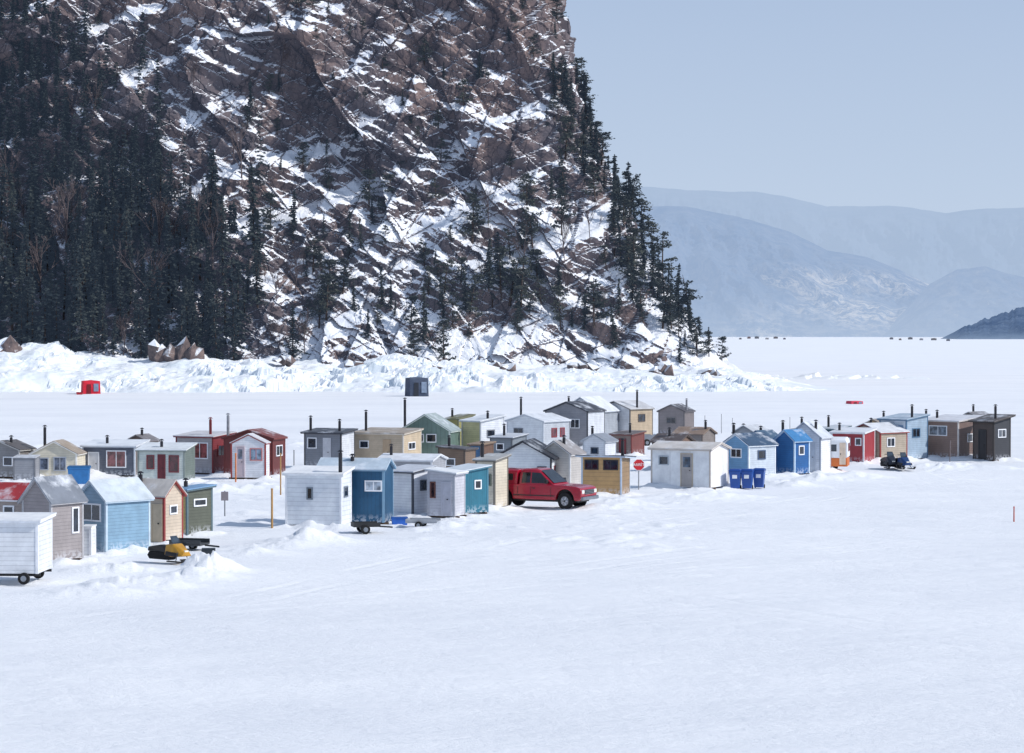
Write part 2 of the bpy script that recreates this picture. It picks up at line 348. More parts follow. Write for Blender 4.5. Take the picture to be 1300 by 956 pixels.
shk('white fronted shack with tan side wall and tall stovepipe',760,800,829,562,520,38,'gf',9,(220,222,226),(196,196,198),(110,104,98),(('w','F',774,526,786,536,(110,112,118)),('c',822,497,DK),('w','S',810,526,819,536,(90,80,74))),side=(180,162,138))
shk('low maroon and grey hut in front of the tan sided shack',776,802,818,580,553,34,'sb',3,(138,122,116),(110,100,98),(120,60,58),(('d','F',786,557,795,578,(120,44,50)),('c',800,540,DK)),side=(120,70,66))
shk('small white hut with grey roof left of the low maroon hut',740,768,782,594,561,28,'gf',8,(220,224,230),(140,146,156),(180,186,194),(('c',752,544,DK),('w','F',750,568,760,577,(100,106,116))))
shk('solitary taupe gable shack with dark roof standing farthest back right of the middle',836,869,881,554,523,20,'gf',8,(142,134,134),(84,80,84),(106,102,104),(('w','F',846,530,858,538,(120,116,116)),('c',877,508,(140,140,146))),side=(120,112,112))
shk('orange-tan wooden shack with pale roof band right of the pickup',738,789,800,632,581,14,'sf',3,(196,158,108),(70,76,86),(190,204,220),(('w','F',742,584,760,597,DK),('w','F',766,584,785,597,DK),('c',791,560,DK)),over=.28,step=.22,side=(150,124,94))
shk('low brown hut with dark shingle roof right of the stop sign',828,862,880,600,562,28,'gs',8,(128,104,90),(96,86,84),(90,80,76),(('w','F',836,570,846,580,W),('c',850,546,DK)))
shk('grey shed with brown roof peeking over the white beige-door shack',856,892,908,588,552,26,'gs',7,(140,132,128),(150,128,112),(120,110,104),(('c',904,536,DK),))
# ---- right group
shk('long white shack with beige door on its plain front beside three blue bins',826,902,925,623,572,24,'gs',7,(228,232,238),(206,200,194),(190,182,176),(('d','F',864,576,880,620,(178,166,150),(164,160,160),(70,90,110)),('w','F',836,580,849,592,(170,180,190))),side=(236,238,242),step=1.2,o='v',over=.16)
shk('light blue clapboard shack with snowy roof behind the blue bins',918,951,985,607,566,44,'gf',13,(112,156,192),(60,84,110),(222,228,234),(('w','F',928,570,942,582,W),('c',910,541,DK),('w','S',962,572,972,584,(70,90,120))),side=(196,206,216))
shk('slim white hut between the light blue and deep blue shacks',950,972,990,602,558,40,'gf',9,(214,220,228),(70,96,120),(60,110,160),(('w','S',976,568,984,580,W),('c',966,546,DK)),side=(40,112,158))
shk('deep blue gable shack with black stovepipe',984,1009,1028,605,560,42,'gf',12,(52,108,164),(60,124,176),(190,210,228),(('c',994,537,DK),('w','S',1014,566,1021,578,W)),side=(30,92,152))
shk('small tan hut tucked behind the deep blue gable shack',1002,1024,1036,582,548,34,'sb',3,(176,158,132),(190,184,176),(120,106,90),(('c',1018,532,DK),),depth=2)
shk('white gable cabin beside the orange striped camper',1000,1042,1055,602,556,20,'gf',18,(230,232,238),(200,206,214),(168,174,184),(('w','F',1012,562,1024,574,(120,130,142)),('d','F',1028,562,1036,600,(206,210,216)),('c',1036,536,DK)))
shk('red board shack with white roof edge behind the camper',1056,1097,1111,590,551,20,'sb',4,(156,54,62),(226,228,232),(222,222,226),(('w','F',1070,556,1080,566,W),('w','F',1086,556,1094,566,W),('c',1066,540,DK)),o='v')
shk('beige shack with red door facing the snowmobiles',1078,1118,1152,588,550,40,'gf',10,(194,184,168),(212,214,218),(150,60,56),(('w','F',1088,556,1098,566,W),('d','F',1104,554,1112,586,(150,50,50)),('w','S',1126,556,1136,568,W),('c',1106,534,DK)),side=(172,160,144))
shk('tall pale blue and white shack with long black stovepipe on the right',1117,1151,1178,586,534,36,'sb',5,(214,222,230),(170,186,200),(86,120,150),(('c',1158,516,DK),('w','F',1124,542,1134,554,W),('d','F',1139,540,1147,584,(120,150,180)),('w','S',1158,544,1168,556,(86,120,150))),side=(160,180,198))
shk('grey blue hut filling the gap behind the tall pale blue shack',1150,1184,1200,576,540,30,'sb',3,(136,148,160),(206,210,216),(90,100,112),(('c',1176,522,DK),('w','F',1160,548,1170,557,W)))
shk('small ochre hut behind the red and beige shacks',1098,1120,1134,576,540,34,'gf',6,(176,150,112),(150,140,130),(120,104,88),(('c',1122,524,DK),))
shk('brown shack with wide white framed window near the right edge',1168,1217,1250,585,536,36,'sb',5,(140,118,108),(216,216,220),(206,200,196),(('w','F',1180,541,1203,554,W,(110,120,132)),('w','S',1228,551,1240,562,W),('c',1190,524,DK)),side=(122,102,96))
shk('grey hut half hidden between the brown shack and the rightmost dark shack',1218,1244,1262,572,532,36,'gf',7,(128,124,124),(120,118,122),(100,96,96),(('c',1236,516,DK),))
shk('dark brown shack with open canopy, rightmost of all the shacks',1236,1262,1283,587,536,40,'sb',6,(82,72,68),(96,90,88),(52,48,48),(('c',1264,516,DK),('w','S',1267,545,1277,556,W,(70,76,84)),('d','F',1243,546,1253,584,(40,40,44))),side=(58,60,66),over=.25)
shk('small grey tool shed behind the blue shacks',932,958,972,590,550,30,'gf',8,(150,156,164),(190,194,200),(120,126,134),(('c',944,541,DK),),depth=2)
shk('small teal shed behind the white gable cabin and camper',1040,1058,1070,582,546,34,'sb',3,(60,108,126),(200,206,212),(50,90,104),(('c',1052,530,DK),),depth=2)
def camper():
    X,Y=gp(1063,599); r=empty('camper',(X,Y,0),math.radians(-12)); tag(r,'small white camper with orange lower stripe beside the white gable cabin','camper')
    def sec(x,z0,z1): return [(x,-.95,z0),(x,.95,z0),(x,.95,z1-.15),(x,.8,z1),(x,-.8,z1),(x,-.95,z1-.15)]
    m=MB(); m.loft([sec(-.75,.95,1.9),sec(-.65,.9,2.15),sec(.6,.9,2.15),sec(.72,.95,1.95)]); m.build('body',WHITE,r,.04)
    m=MB(); m.loft([[(x,-.96,.38),(x,.96,.38),(x,.96,.9),(x,-.96,.9)] for x in (-.75,.70)]); m.build('lower_body',plain((206,110,50),.5),r,.03)
    m=MB(); m.box(-.55,.1,-.975,-.955,1.25,1.8); w=m.build('window',WHITE,r); m=MB(); m.box(-.49,.04,-.99,-.976,1.31,1.74); m.build('pane',glassm(),w)
    m=MB(); m.box(.22,.6,-.975,-.962,.5,1.85); d=m.build('door',plain((220,200,180)),r); m=MB(); m.box(.27,.31,-1.0,-.976,1.1,1.2); m.build('handle',BLACK,d)
    m=MB(); m.box(.725,.74,-.6,.6,1.3,1.8); m.build('front_window',glassm(),r)
    wheelset(r,[(-.3,-.85),(-.3,.85)],.3)
camper()
# ============================================================ TRUCK
def truck():
    X,Y=gp(688,645); R=empty('pickup_truck',(X,Y,.02),math.radians(-27)); tag(R,'red extended cab pickup truck with matching box cap parked between shacks','pickup truck')
    R.scale=(.9,.92,.99)
    red=plain((162,16,44),.25,.0,.06); hw=.98; B=1.20
    red.node_tree.nodes['Principled BSDF'].inputs['Coat Weight'].default_value=.5
    def arc(cx,r,n=14): return [(cx+r*math.cos(math.pi-k*math.pi/n),.46+r*math.sin(math.pi-k*math.pi/n)*1.0) for k in range(n+1)]
    low=[(-2.75,.56)]+[p for p in arc(-1.85,.55)]+[p for p in arc(1.85,.55)]+[(2.66,.46),(2.8,.54)]
    up=[(2.84,.70),(2.85,.86),(2.82,1.00),(2.74,1.08),(2.5,1.14),(1.9,1.18),(1.35,1.20),(1.2,B),(-2.78,B),(-2.84,1.1),(-2.84,.66)]
    m=MB(); m.ext(low+up,-hw,hw); m.build('body',red,R,.09)
    m=MB(); m.box(-2.6,2.5,-.7,.7,.36,1.0); m.build('underbody',BLACK,R)
    def sec(x,zb,zt,wb,wt): return [(x,-wb,zb),(x,wb,zb),(x,wt+.03,zt-.16),(x,wt-.02,zt-.06),(x,wt-.14,zt),(x,-wt+.14,zt),(x,-wt+.02,zt-.06),(x,-wt-.03,zt-.16)]
    z0=B-.01
    m=MB(); m.loft([sec(-.90,z0,1.86,.93,.76),sec(-.80,z0,1.93,.93,.76),sec(-.5,z0,1.96,.93,.76),sec(.0,z0,1.96,.93,.76),sec(.22,z0,1.92,.93,.76)]+[[(1.2,-.93,z0),(1.2,.93,z0),(1.2,.92,z0+.005),(1.2,.9,z0+.01),(1.2,.7,z0+.02),(1.2,-.7,z0+.02),(1.2,-.9,z0+.01),(1.2,-.92,z0+.005)]]); m.build('cab',red,R,.03)
    m=MB(); m.loft([sec(-2.80,z0,1.70,.93,.84),sec(-2.70,z0,1.84,.93,.84),sec(-2.5,z0,1.90,.93,.84),sec(-1.04,z0,1.90,.93,.84)]); m.build('box_cap',red,R,.03)
    for sgn in (-1,1):
        def pane(pts,name='side_window',k=.15,zt=1.80,dx=.01):
            p=MB(); q=[]
            for (x,z) in pts:
                t=(z-z0)/(zt-z0); y=sgn*(.93-k*t+dx); q.append((x,y,z))
            p.quad(*q); p.build(name,glassm((14,20,28)),R)
        pane([(-.18,1.27),(.92,1.27),(.75,1.42),(.34,1.76),(-.18,1.79)]); pane([(-.78,1.27),(-.26,1.27),(-.26,1.79),(-.74,1.77)])
        pane([(-2.45,1.38),(-1.3,1.38),(-1.3,1.70),(-2.42,1.70)],'cap_window',.07,1.74)
        for x in (-.2,1.02,-.97):
            d=MB(); d.box(x-.014,x+.014,sgn*(hw+.001)-.002,sgn*(hw+.001)+.002,.60,B-.1); d.build('door_seam',BLACK,R)
        d=MB(); d.box(-.1,.08,min(sgn*(hw+.002),sgn*(hw+.03)),max(sgn*(hw+.002),sgn*(hw+.03)),1.00,1.04); d.build('door_handle',BLACK,R)
        d=MB(); d.box(-1.25,1.25,min(sgn*(hw+.002),sgn*(hw+.02)),max(sgn*(hw+.002),sgn*(hw+.02)),.64,.69); d.build('side_moulding',BLACK,R)
        d=MB(); d.box(.74,.90,min(sgn*.98,sgn*1.2),max(sgn*.98,sgn*1.2),1.26,1.46); d.build('mirror',BLACK,R,.04)
        d=MB(); d.box(2.80,2.87,min(sgn*.6,sgn*.90),max(sgn*.6,sgn*.90),.80,.98); d.build('headlight',plain((230,232,226),.1,.2,.03),R,.02)
        d=MB(); d.box(-2.87,-2.80,min(sgn*.78,sgn*.92),max(sgn*.78,sgn*.92),.82,1.08); d.build('tail_light',plain((150,10,16),.2),R)
        for x in (-1.85,1.85):
            w=MB(); w.tube((x,sgn*.70,.43),(x,sgn*.965,.43),.43,n=32); wo=w.build('wheel',RUBBER,R,.04)
            w=MB(); w.tube((x,sgn*.86,.43),(x,sgn*.975,.43),.25,.23,n=20); w.build('rim',plain((140,142,148),.4,.5),wo)
            for q in range(5):
                an=q*2*math.pi/5; w=MB(); w.tube((x+.05*math.cos(an),sgn*.98,.43+.05*math.sin(an)),(x+.2*math.cos(an),sgn*.98,.43+.2*math.sin(an)),.03,n=6); w.build('spoke',plain((190,192,198),.3,.5),wo)
            w=MB(); w.tube((x,sgn*.97,.43),(x,sgn*.995,.43),.07,n=10); w.build('hub_cap',BLACK,wo)
    p=MB(); p.quad((.30,-.66,1.87),(.30,.66,1.87),(1.12,.82,1.26),(1.12,-.82,1.26)); 
    o=p.build('windshield',glassm((30,36,44)),R); o.location=(.03,0,.03)
    p=MB(); p.box(2.82,2.865,-.55,.55,.76,.99); g=p.build('grille',BLACK,R)
    for z in (.81,.88,.95):
        p=MB(); p.box(2.866,2.88,-.55,.55,z-.012,z+.012); p.build('grille_bar',STEEL,g)
    p=MB(); p.box(2.80,2.98,-.96,.96,.48,.66); p.build('front_bumper',STEEL,R,.05)
    p=MB(); p.box(-2.98,-2.83,-.93,.93,.5,.66); p.build('rear_bumper',STEEL,R,.04)
truck()
# ============================================================ snowmobiles
def snowmobile(px,py,rz,c,label,group=None,z=.05,sc_=1.):
    X,Y=gp(px,py); R=empty('snowmobile',(X,Y,z),math.radians(rz)); R.scale=(sc_,)*3; tag(R,label,'snowmobile',group)
    m=MB(); m.ext([(-1.35,.22),(-1.2,.05),(.2,.05),(.4,.25),(.2,.4),(-1.2,.42)],-.19,.19); m.build('track',RUBBER,R,.02)
    m=MB(); m.loft([[(-1.3,-.22,.42),(-1.3,.22,.42),(-1.3,.16,.62),(-1.3,-.16,.62)],[(-.5,-.2,.42),(-.5,.2,.42),(-.5,.18,.75),(-.5,-.18,.75)],[(.15,-.25,.4),(.15,.25,.4),(.15,.16,.72),(.15,-.16,.72)]]); m.build('seat',BLACK,R,.04)
    m=MB(); m.loft([[(.05,-.36,.3),(.05,.36,.3),(.05,.26,.8),(.05,-.26,.8)],[(.6,-.45,.25),(.6,.45,.25),(.6,.3,.85),(.6,-.3,.85)],[(1.25,-.32,.28),(1.25,.32,.28),(1.25,.14,.5),(1.25,-.14,.5)]]); ho=m.build('hood',plain(c,.3),R,.05)
    m=MB()
    m.loft([[(.2,-.47,.3),(.2,.47,.3),(.2,.42,.5),(.2,-.42,.5)],[(1.0,-.48,.26),(1.0,.48,.26),(1.0,.42,.44),(1.0,-.42,.44)]]); m.build('side_panel',BLACK,ho,.03)
    m=MB(); m.quad((.55,-.28,.84),(.55,.28,.84),(.3,.22,1.2),(.3,-.22,1.2)); m.build('windshield',glassm((50,60,70)),R)
    m=MB(); m.tube((.2,-.36,1.0),(.2,.36,1.0),.022); m.tube((.35,0,.8),(.2,0,1.0),.03); m.build('handlebar',BLACK,R)
    for s in (-1,1):
        m=MB(); m.ext([(.35,.0),(1.4,.0),(1.6,.2),(1.5,.2),(1.3,.06),(.35,.06)],s*.42-.06,s*.42+.06); k=m.build('ski',BLACK,R)
        m=MB(); m.tube((.95,s*.42,.06),(.8,s*.25,.38),.03); m.build('ski_strut',STEEL,k)
    m=MB(); m.box(1.1,1.24,-.12,.12,.46,.56); m.build('headlight',plain((230,230,220),.2),R,.02)
    return R
snowmobile(214,716,-40,(190,140,44),'yellow and black snowmobile parked below the olive shack',z=.12,sc_=.78)
snowmobile(1128,596,-80,(36,40,52),'black snowmobile parked in front of the beige shack, left of the pair',z=.12,sc_=.85)
snowmobile(1144,597,-74,(30,60,110),'dark blue snowmobile, right of the pair before the beige shack',z=.12,sc_=.85)
def trailer(px,py,rz,c,label,L=2.2,side=.3,W_=.65,z=0,wr=.27):
    X,Y=gp(px,py); R=empty('utility_trailer',(X,Y,z),math.radians(rz)); tag(R,label,'trailer'); d=wr*1.45
    m=MB(); m.box(-L/2,L/2,-W_,W_,d,d+.07); m.build('deck',plain(c,.6),R)
    for y in (-W_-.01,W_-.03):
        m=MB(); m.box(-L/2,L/2,y,y+.04,d+.072,d+.07+side); m.build('side_rail',plain(c,.6),R)
    m=MB(); m.box(-L/2,-L/2+.04,-W_+.04,W_-.04,d+.072,d+.07+side); m.build('tailgate',plain(c,.6),R)
    m=MB(); m.tube((L/2,0,d),(L/2+.6,0,d-.05),.035); m.build('drawbar',BLACK,R)
    wheelset(R,[(-.1,-W_-.1),(-.1,W_+.1)],wr)
trailer(464,677,14,(40,42,46),'black utility trailer with small wheels in front of the dark blue shack',1.15,.12,.4,.0,.2)
trailer(537,670,-8,(168,172,178),'pale grey flat trailer beside the blue tub',1.4,.1,.5,0,.16)
trailer(240,700,-15,(60,62,66),'dark low trailer behind the yellow snowmobile',1.3,.15,.5,0,.18)
trailer(818,566,20,(120,126,136),'grey trailer parked far back near the tan sided shack',1.6,.4)
def bin_(px,py,label):
    X,Y=gp(px,py); R=empty('wheeled_bin',(X,Y,0),math.radians(-14)); tag(R,label,'bin','blue recycling bins')
    c=plain((30,78,156),.4)
    def q(w,d,z,y0=0): return [(-w,-d+y0,z),(w,-d+y0,z),(w,d+y0,z),(-w,d+y0,z)]
    m=MB(); m.loft([q(.24,.24,.06),q(.31,.32,.95),q(.33,.34,.96),q(.33,.34,1.0)]); m.build('body',c,R,.02)
    m=MB(); m.loft([q(.345,.37,1.003),q(.345,.36,1.05),q(.26,.28,1.12)]); m.build('lid',plain((24,66,140),.4),R,.02)
    m=MB(); m.tube((-.28,.4,.98),(.28,.4,.98),.02); m.build('handle',c,R)
    for s in (-1,1):
        m=MB(); m.tube((s*.25-.03,.26,.11),(s*.25+.03,.26,.11),.11,n=14); m.build('wheel',RUBBER,R)
    m=MB(); m.box(-.13,.13,-.322,-.304,.6,.8); m.build('panel_sticker',WHITE,R)
bin_(934,621,'leftmost of three blue wheeled bins by the white shack'); bin_(949,621,'middle one of three blue wheeled bins'); bin_(964,620,'rightmost of three blue wheeled bins')
def tub(px,py,w,d,h,c,label,name='plastic_tub'):
    X,Y=gp(px,py); R=empty(name,(X,Y,0),.1); tag(R,label,'tub')
    q=lambda w,d,z:[(-w,-d,z),(w,-d,z),(w,d,z),(-w,d,z)]
    m=MB(); m.loft([q(w*.45,d*.45,0),q(w*.5,d*.5,h*.9),q(w*.53,d*.53,h*.91),q(w*.53,d*.53,h)]); m.build('body',plain(c,.45),R,.02)
    m=MB(); m.loft([q(w*.54,d*.54,h+.003),q(w*.5,d*.5,h+.06)]); m.build('lid',plain(tuple(int(v*.85) for v in c),.45),R,.01)
tub(507,667,.72,.5,.32,(40,100,190),'blue plastic tub lying by the white shack and grey trailer')
tub(100,615,1.2,1.0,1.0,(40,110,170),'big blue lidded container before the cream gable cabin','storage_container')
tub(264,708,.5,.4,.3,(40,50,60),'small dark crate beside the snow heap near the snowmobile','gear_crate')
def post(px,py,ytop,r,c,label,name='marker_post',cat='post',group=None,lean=0):
    X,Y=gp(px,py); s=sc(py); h=(py-ytop)*s; R=empty(name,(X,Y,0)); tag(R,label,cat,group)
    m=MB(); m.tube((0,0,-.1),(lean,0,h),r,r*.9,8); m.build('pole',plain(c,.8,var=.2),R)
    m=MB(); m.tube((lean,0,h),(lean,0,h+.04),r*1.25,r*.7,8); m.build('tip',plain(c,.8,var=.2),R)
    return R,h,s
post(345,672,621,.05,(176,136,84),'tall tan wooden post left of the plain white shack')
post(299,612,576,.045,(206,120,60),'orange-brown marker post before the porch of the maroon cabin')
post(356,630,576,.04,(180,140,90),'slim tan post right of the maroon cabin')
post(373,610,572,.03,(90,90,96),'thin grey pole behind the plain white shack')
post(1288,662,644,.03,(190,60,40),'lone red stake in open snow at the right edge')
post(1206,590,560,.03,(120,110,110),'thin pole leaning by the brown shack',lean=.05)
for (x,y,t,lb) in [(895,548,528,'leftmost'),(916,550,526,'second from left'),(930,547,531,'third from left'),(1003,547,530,'rightmost')]:
    post(x,y,t,.025,(120,120,128),lb+' of the thin sticks standing in snow behind the blue shacks')
def small_sign():
    R,h,s=post(285,655,624,.03,(120,124,130),'small grey square sign on a thin pole in the left clearing','small_sign','sign')
    m=MB(); m.box(-.17,.17,-.05,-.035,h-.42,h); m.build('sign_panel',plain((136,128,132),.5),R)
small_sign()
def stop():
    R,h,s=post(811,622,600,.035,(150,152,158),'red octagonal stop sign reading ARRÊT beside the orange wood shack','stop_sign','stop sign')
    zc=(622-590)*s; r=7.8*s
    m=MB(); m.box(-.03,.03,-.02,.02,h,zc+r*.8); m.build('upper_pole',STEEL,R)
    def octo(r,y0,y1,name,mat,par):
        p=[(r*math.cos(math.pi/8+k*math.pi/4),zc+r*math.sin(math.pi/8+k*math.pi/4)) for k in range(8)]
        m=MB(); m.ext(p,y0,y1); return m.build(name,mat,par)
    octo(r,-.05,-.036,'sign_border',WHITE,R); octo(r*.92,-.056,-.0505,'sign_face',plain((196,28,40),.4),R)
    cu=bpy.data.curves.new('sign_text','FONT'); cu.body='ARRÊT'; cu.size=r*.62; cu.align_x='CENTER'; cu.align_y='CENTER'; cu.extrude=.002
    o=bpy.data.objects.new('tmp',cu); col.objects.link(o); dg=bpy.context.evaluated_depsgraph_get(); me=bpy.data.meshes.new_from_object(o.evaluated_get(dg)); bpy.data.objects.remove(o)
    me.materials.clear(); me.materials.append(WHITE); t=bpy.data.objects.new('sign_lettering',me); col.objects.link(t); t.parent=R; t.location=(0,-.06,zc); t.rotation_euler=(math.pi/2,0,0)
    R.rotation_euler=(0,0,math.radians(6))
stop()
def tent(px,py,w,h,c,label,c2=None,rz=.3):
    X,Y=gp(px,py); R=empty('ice_tent',(X,Y,0),rz); tag(R,label,'tent')
    a=w/2; z1=h*.93
    m=MB(); cs=[(-a,-a),(a,-a),(a,a),(-a,a)]; top=.95
    for k in range(4):
        p,q=cs[k],cs[(k+1)%4]; mid=((p[0]+q[0])/2*1.1,(p[1]+q[1])/2*1.1,z1*.5)
        A=(p[0],p[1],0);B=(q[0],q[1],0);C=(q[0]*top,q[1]*top,z1);D=(p[0]*top,p[1]*top,z1)
        for t in ((A,B,mid),(B,C,mid),(C,D,mid),(D,A,mid)): m.quad(*t)
    m.build('tent_wall',plain(c,.7,var=.15),R)
    m=MB()
    for k in range(4):
        p,q=cs[k],cs[(k+1)%4]; m.quad((p[0]*top,p[1]*top,z1),(q[0]*top,q[1]*top,z1),(0,0,h))
    m.build('tent_roof',plain(c2 or c,.7),R)
    m=MB(); m.quad((-a*.62,-a*1.06,.05),(-a*.1,-a*1.10,.05),(-a*.1,-a*1.12,z1*.75),(-a*.55,-a*1.08,z1*.75)); m.build('door_flap',plain(tuple(int(v*.55) for v in c),.7),R)
    m=MB(); m.box(a*.2,a*.75,-a*1.13,-a*1.1,z1*.2,z1*.8); m.build('window',plain((120,136,158),.6),R)
tent(115,500,2.5,2.0,(206,22,50),'red pop-up ice tent on the open ice at far left')
tent(529,503,2.7,2.7,(60,72,94),'dark blue-grey ice tent standing before the cliff',(96,106,124))
tent(1085,513,1.6,.4,(214,60,84),'low collapsed pink-red tent far out on the ice')
tub(101,501,.9,.6,.3,(170,30,40),'red sled box next to the red ice tent','sled_box')
for i,(x,y,w,h,c) in enumerate([(940,431,3,2.4,(60,60,70)),(951,430,4,3,(90,60,60)),(961,430,5,3.4,(60,66,80)),(974,431,4,2.6,(150,150,155)),(985,430,5,3,(70,60,66)),(996,431,3,2.4,(60,60,80)),(1132,431,4,3,(70,70,84)),(1143,432,3,2.6,(100,80,70)),(1156,431,5,3.2,(60,60,70)),(1170,432,4,2.8,(140,140,150)),(1186,432,6,3,(70,66,70)),(1204,433,4,2.8,(60,70,90))]):
    X,Y=gp(x,y); s=Y/F; R=empty('distant_shack',(X,Y,0)); tag(R,'tiny far-off fishing hut below the hazy mountains, '+('left of the open channel' if i<6 else 'near the wooded point'),'fishing hut','huts left on the horizon' if i<6 else 'huts right on the horizon')
    w=w*s; h=h*s*.75
    hz=lambda c:tuple(int(v*.5+75) for v in c)  # distance haze mixed into the hut colours as grey
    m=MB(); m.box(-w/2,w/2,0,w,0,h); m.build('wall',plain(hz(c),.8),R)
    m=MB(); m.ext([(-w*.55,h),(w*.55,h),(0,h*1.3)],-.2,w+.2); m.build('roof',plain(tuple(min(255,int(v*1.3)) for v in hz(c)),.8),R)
# ============================================================ GROUND
mounds=[(262,726,1.1,.8,.75),(243,734,1.3,.9,.35),(170,746,2.0,1.1,.42),(120,756,2.2,1.1,.3),(140,728,1.6,.9,.45),(385,690,1.6,1.2,.45),(420,688,1.2,.9,.2),(350,696,1.8,1.2,.3),(320,704,1.5,1,.2),(540,684,1.6,.8,.1),(600,668,1.3,.9,.28),(570,671,1.0,.8,.28),(775,642,1.8,1.,.4),(762,646,1.,.8,.25),(850,634,2.,1.,.25),(905,633,1.6,.8,.3),(885,636,1.6,.8,.2),(1042,611,1.8,1.,.4),(992,615,1.8,1.,.4),(1010,617,1.2,.9,.3),(1085,606,2.,1.,.35),(1180,596,2.,1.,.35),(1215,595,1.6,1.,.35),(310,622,2.,1.2,.4),(262,626,2.,1.2,.55),(335,619,1.4,1.,.4),(135,628,2.6,1.2,.45),(60,626,2.,1.,.45),(200,626,2.,1.,.4),(540,619,3,1.2,.35),(375,622,1.6,1.,.4),(1265,596,1.6,1,.3),(840,562,2.5,1.5,.4),(470,612,2.5,1.2,.35),(20,620,2,1,.4),(945,632,1.6,.8,.2)]
rows=np.concatenate([[-400,-60,0,20,34],np.arange(42,88,.26),np.arange(88,205,.22),205*np.power(1.008,np.arange(0,90)),[440,480,530,600,700,850,1050,1300,1700,2300,3200,4500,6500,9000,13000,20000,32000]])
ct=np.linspace(-.25,.25,580); ct=np.concatenate([[-40,-12,-5,-2.2,-1.2,-.7,-.45,-.33],ct,[.33,.45,.7,1.2,2.2,5,12,40]])
yy=np.repeat(rows[:,None],len(ct),1); xx=ct[None,:]*np.maximum(np.abs(yy),42)
fade=1-sstep(350,900,yy)
h=.24*(fbm(xx/14,yy/9,1,3)-.5)+.075*(fbm(xx/3.4,yy/1.8,2,4)-.5)
near=sstep(35,50,yy)*(1-sstep(120,220,yy))
h=h+near*.04*(fbm(xx/1.2,yy/.45,61,4)-.5)*(.4+1.2*vn(xx/6,yy/5,62))
band=sstep(88,98,yy)*(1-sstep(185,215,yy))*(1-.9*sstep(5,12,xx-(yy-110)*.12))
lump=fbm(xx/1.4,yy/1.1,5,4)
h=h+band*.22*np.maximum(0,lump-.5)*2.2*sstep(.42,.62,vn(xx/7,yy/7,8))
def track(p0,p1,wob,seed,amp=1.):
    global h
    a=np.array(gp(*p0)); b=np.array(gp(*p1)); d=b-a; L=np.linalg.norm(d); d/=L; n=np.array([-d[1],d[0]])
    u=(xx-a[0])*d[0]+(yy-a[1])*d[1]; v=(xx-a[0])*n[0]+(yy-a[1])*n[1]+wob*(vn(u/18,u*0+seed,seed)-.5)
    e=amp*sstep(-2,2,u)*(1-sstep(L-3,L+3,u))*(.1+.9*sstep(.3,.7,vn(u/5,u*0,seed+2)))
    for off in (-.8,.8):
        q=v-off; h=h+e*(-.020*np.exp(-(q/.15)**2)+.010*np.exp(-((np.abs(q)-.32)/.13)**2))
for k,t in enumerate([((1300,640),(800,660)),((1300,600),(700,690)),((1300,617),(850,642)),((760,655),(300,760)),((400,760),(1300,700)),((1300,560),(1120,610)),((100,800),(900,700)),((1300,585),(950,640)),((900,760),(1300,820)),((50,530),(900,520)),((600,535),(1300,500)),((1300,660),(500,700)),((700,800),(1300,740)),((1300,680),(200,790)),((1300,632),(780,668))]): track(t[0],t[1],3.5,k+3)
chunk=voro(xx/.5+.3*fbm(xx*2,yy*2,7,2),yy/.45,91)
for (px,py,rx,ry,hh) in mounds:
    X,Y=gp(px,py); g=np.exp(-(((xx-X)/rx)**2+((yy-Y)/ry)**2)*1.3)
    h=h+hh*g*(.3+1.1*fbm(xx/.7+3,yy/.7,int(px),4)+.35*(chunk[0]-.3))
for (X,Y,r,a,b) in SK:
    sel=(np.abs(xx-X)<7)&(np.abs(yy-Y)<7)
    c,s_=math.cos(-r),math.sin(-r); dx=xx[sel]-X; dy=yy[sel]-Y; lx=c*dx-s_*dy; ly=s_*dx+c*dy
    ox=np.maximum(np.maximum(-a-lx,lx),0); oy=np.maximum(np.maximum(-ly,ly-b),0); d=np.hypot(ox,oy)
    nn=fbm(xx[sel]/1.1,yy[sel]/1.1,21,4); ck=chunk[0][sel]
    h[sel]=np.maximum(h[sel],h[sel]*.5+(.06+.75*np.maximum(nn-.46,0)+.08*ck*(nn>.45))*np.exp(-(d/.85)**2))
for (px,py,rx,ry) in ((682,642,3.4,2.2),(20,745,1.8,1.2)):
    X,Y=gp(px,py); g=np.exp(-(((xx-X)/rx)**2+((yy-Y)/ry)**2)**2); h=h*(1-.92*g)
h=h*fade
tag(gridmesh('snow_ground',np.stack([xx,yy,h],2),SNOW,smooth=True),kind='structure')
# ============================================================ SNOW BANK at the shore
gx=np.arange(-125,52,.24); gy=np.arange(346,410,.25); bx,by=np.meshgrid(gx,gy)
top=np.interp(bx,[-125,-80,-40,0,20,34,44,50],[6.0,5.6,4.6,3.8,3.4,2.4,.9,0])*(.65+.7*fbm(bx/9,by/30,30,3))
f0=352+9*fbm(bx/16,bx*0+2,31,4)+np.interp(bx,[-125,30,50],[0,2,10])
t=np.clip((by-f0)/30,0,1); prof=top*(.40*sstep(0,.22,t)+.60*sstep(.1,1,t))
v=voro(bx/2.6+.7*fbm(bx/2,by/2,3,2),by/2.0,41); v2=voro(bx/.8,by/.7,43); v3=voro(bx/6,by/5,47)
clump=sstep(.42,.62,fbm(bx/11,by/7,49,3))
rough=sstep(0,.06,t)*(1-.45*sstep(.35,.8,t))*np.clip(top/2.5,0,1)*(.10+1.15*clump)
soft=2.0*(fbm(bx/5,by/4,33,4)-.5)*sstep(0,.1,t)*np.clip(top/2.5,0,1)
bz=prof-.4+sstep(-.05,.05,t)*.42+soft+rough*(.9*(v[0]-.4)+1.2*v[3]*(v[1]-.5)+1.2*v[4]*(v[2]-.5)+.32*(v2[0]-.5)+.8*(v3[0]-.45))
bz=np.where(by<f0-.5,-.6,bz); bz=np.where(bx>50.5,-.8,bz)
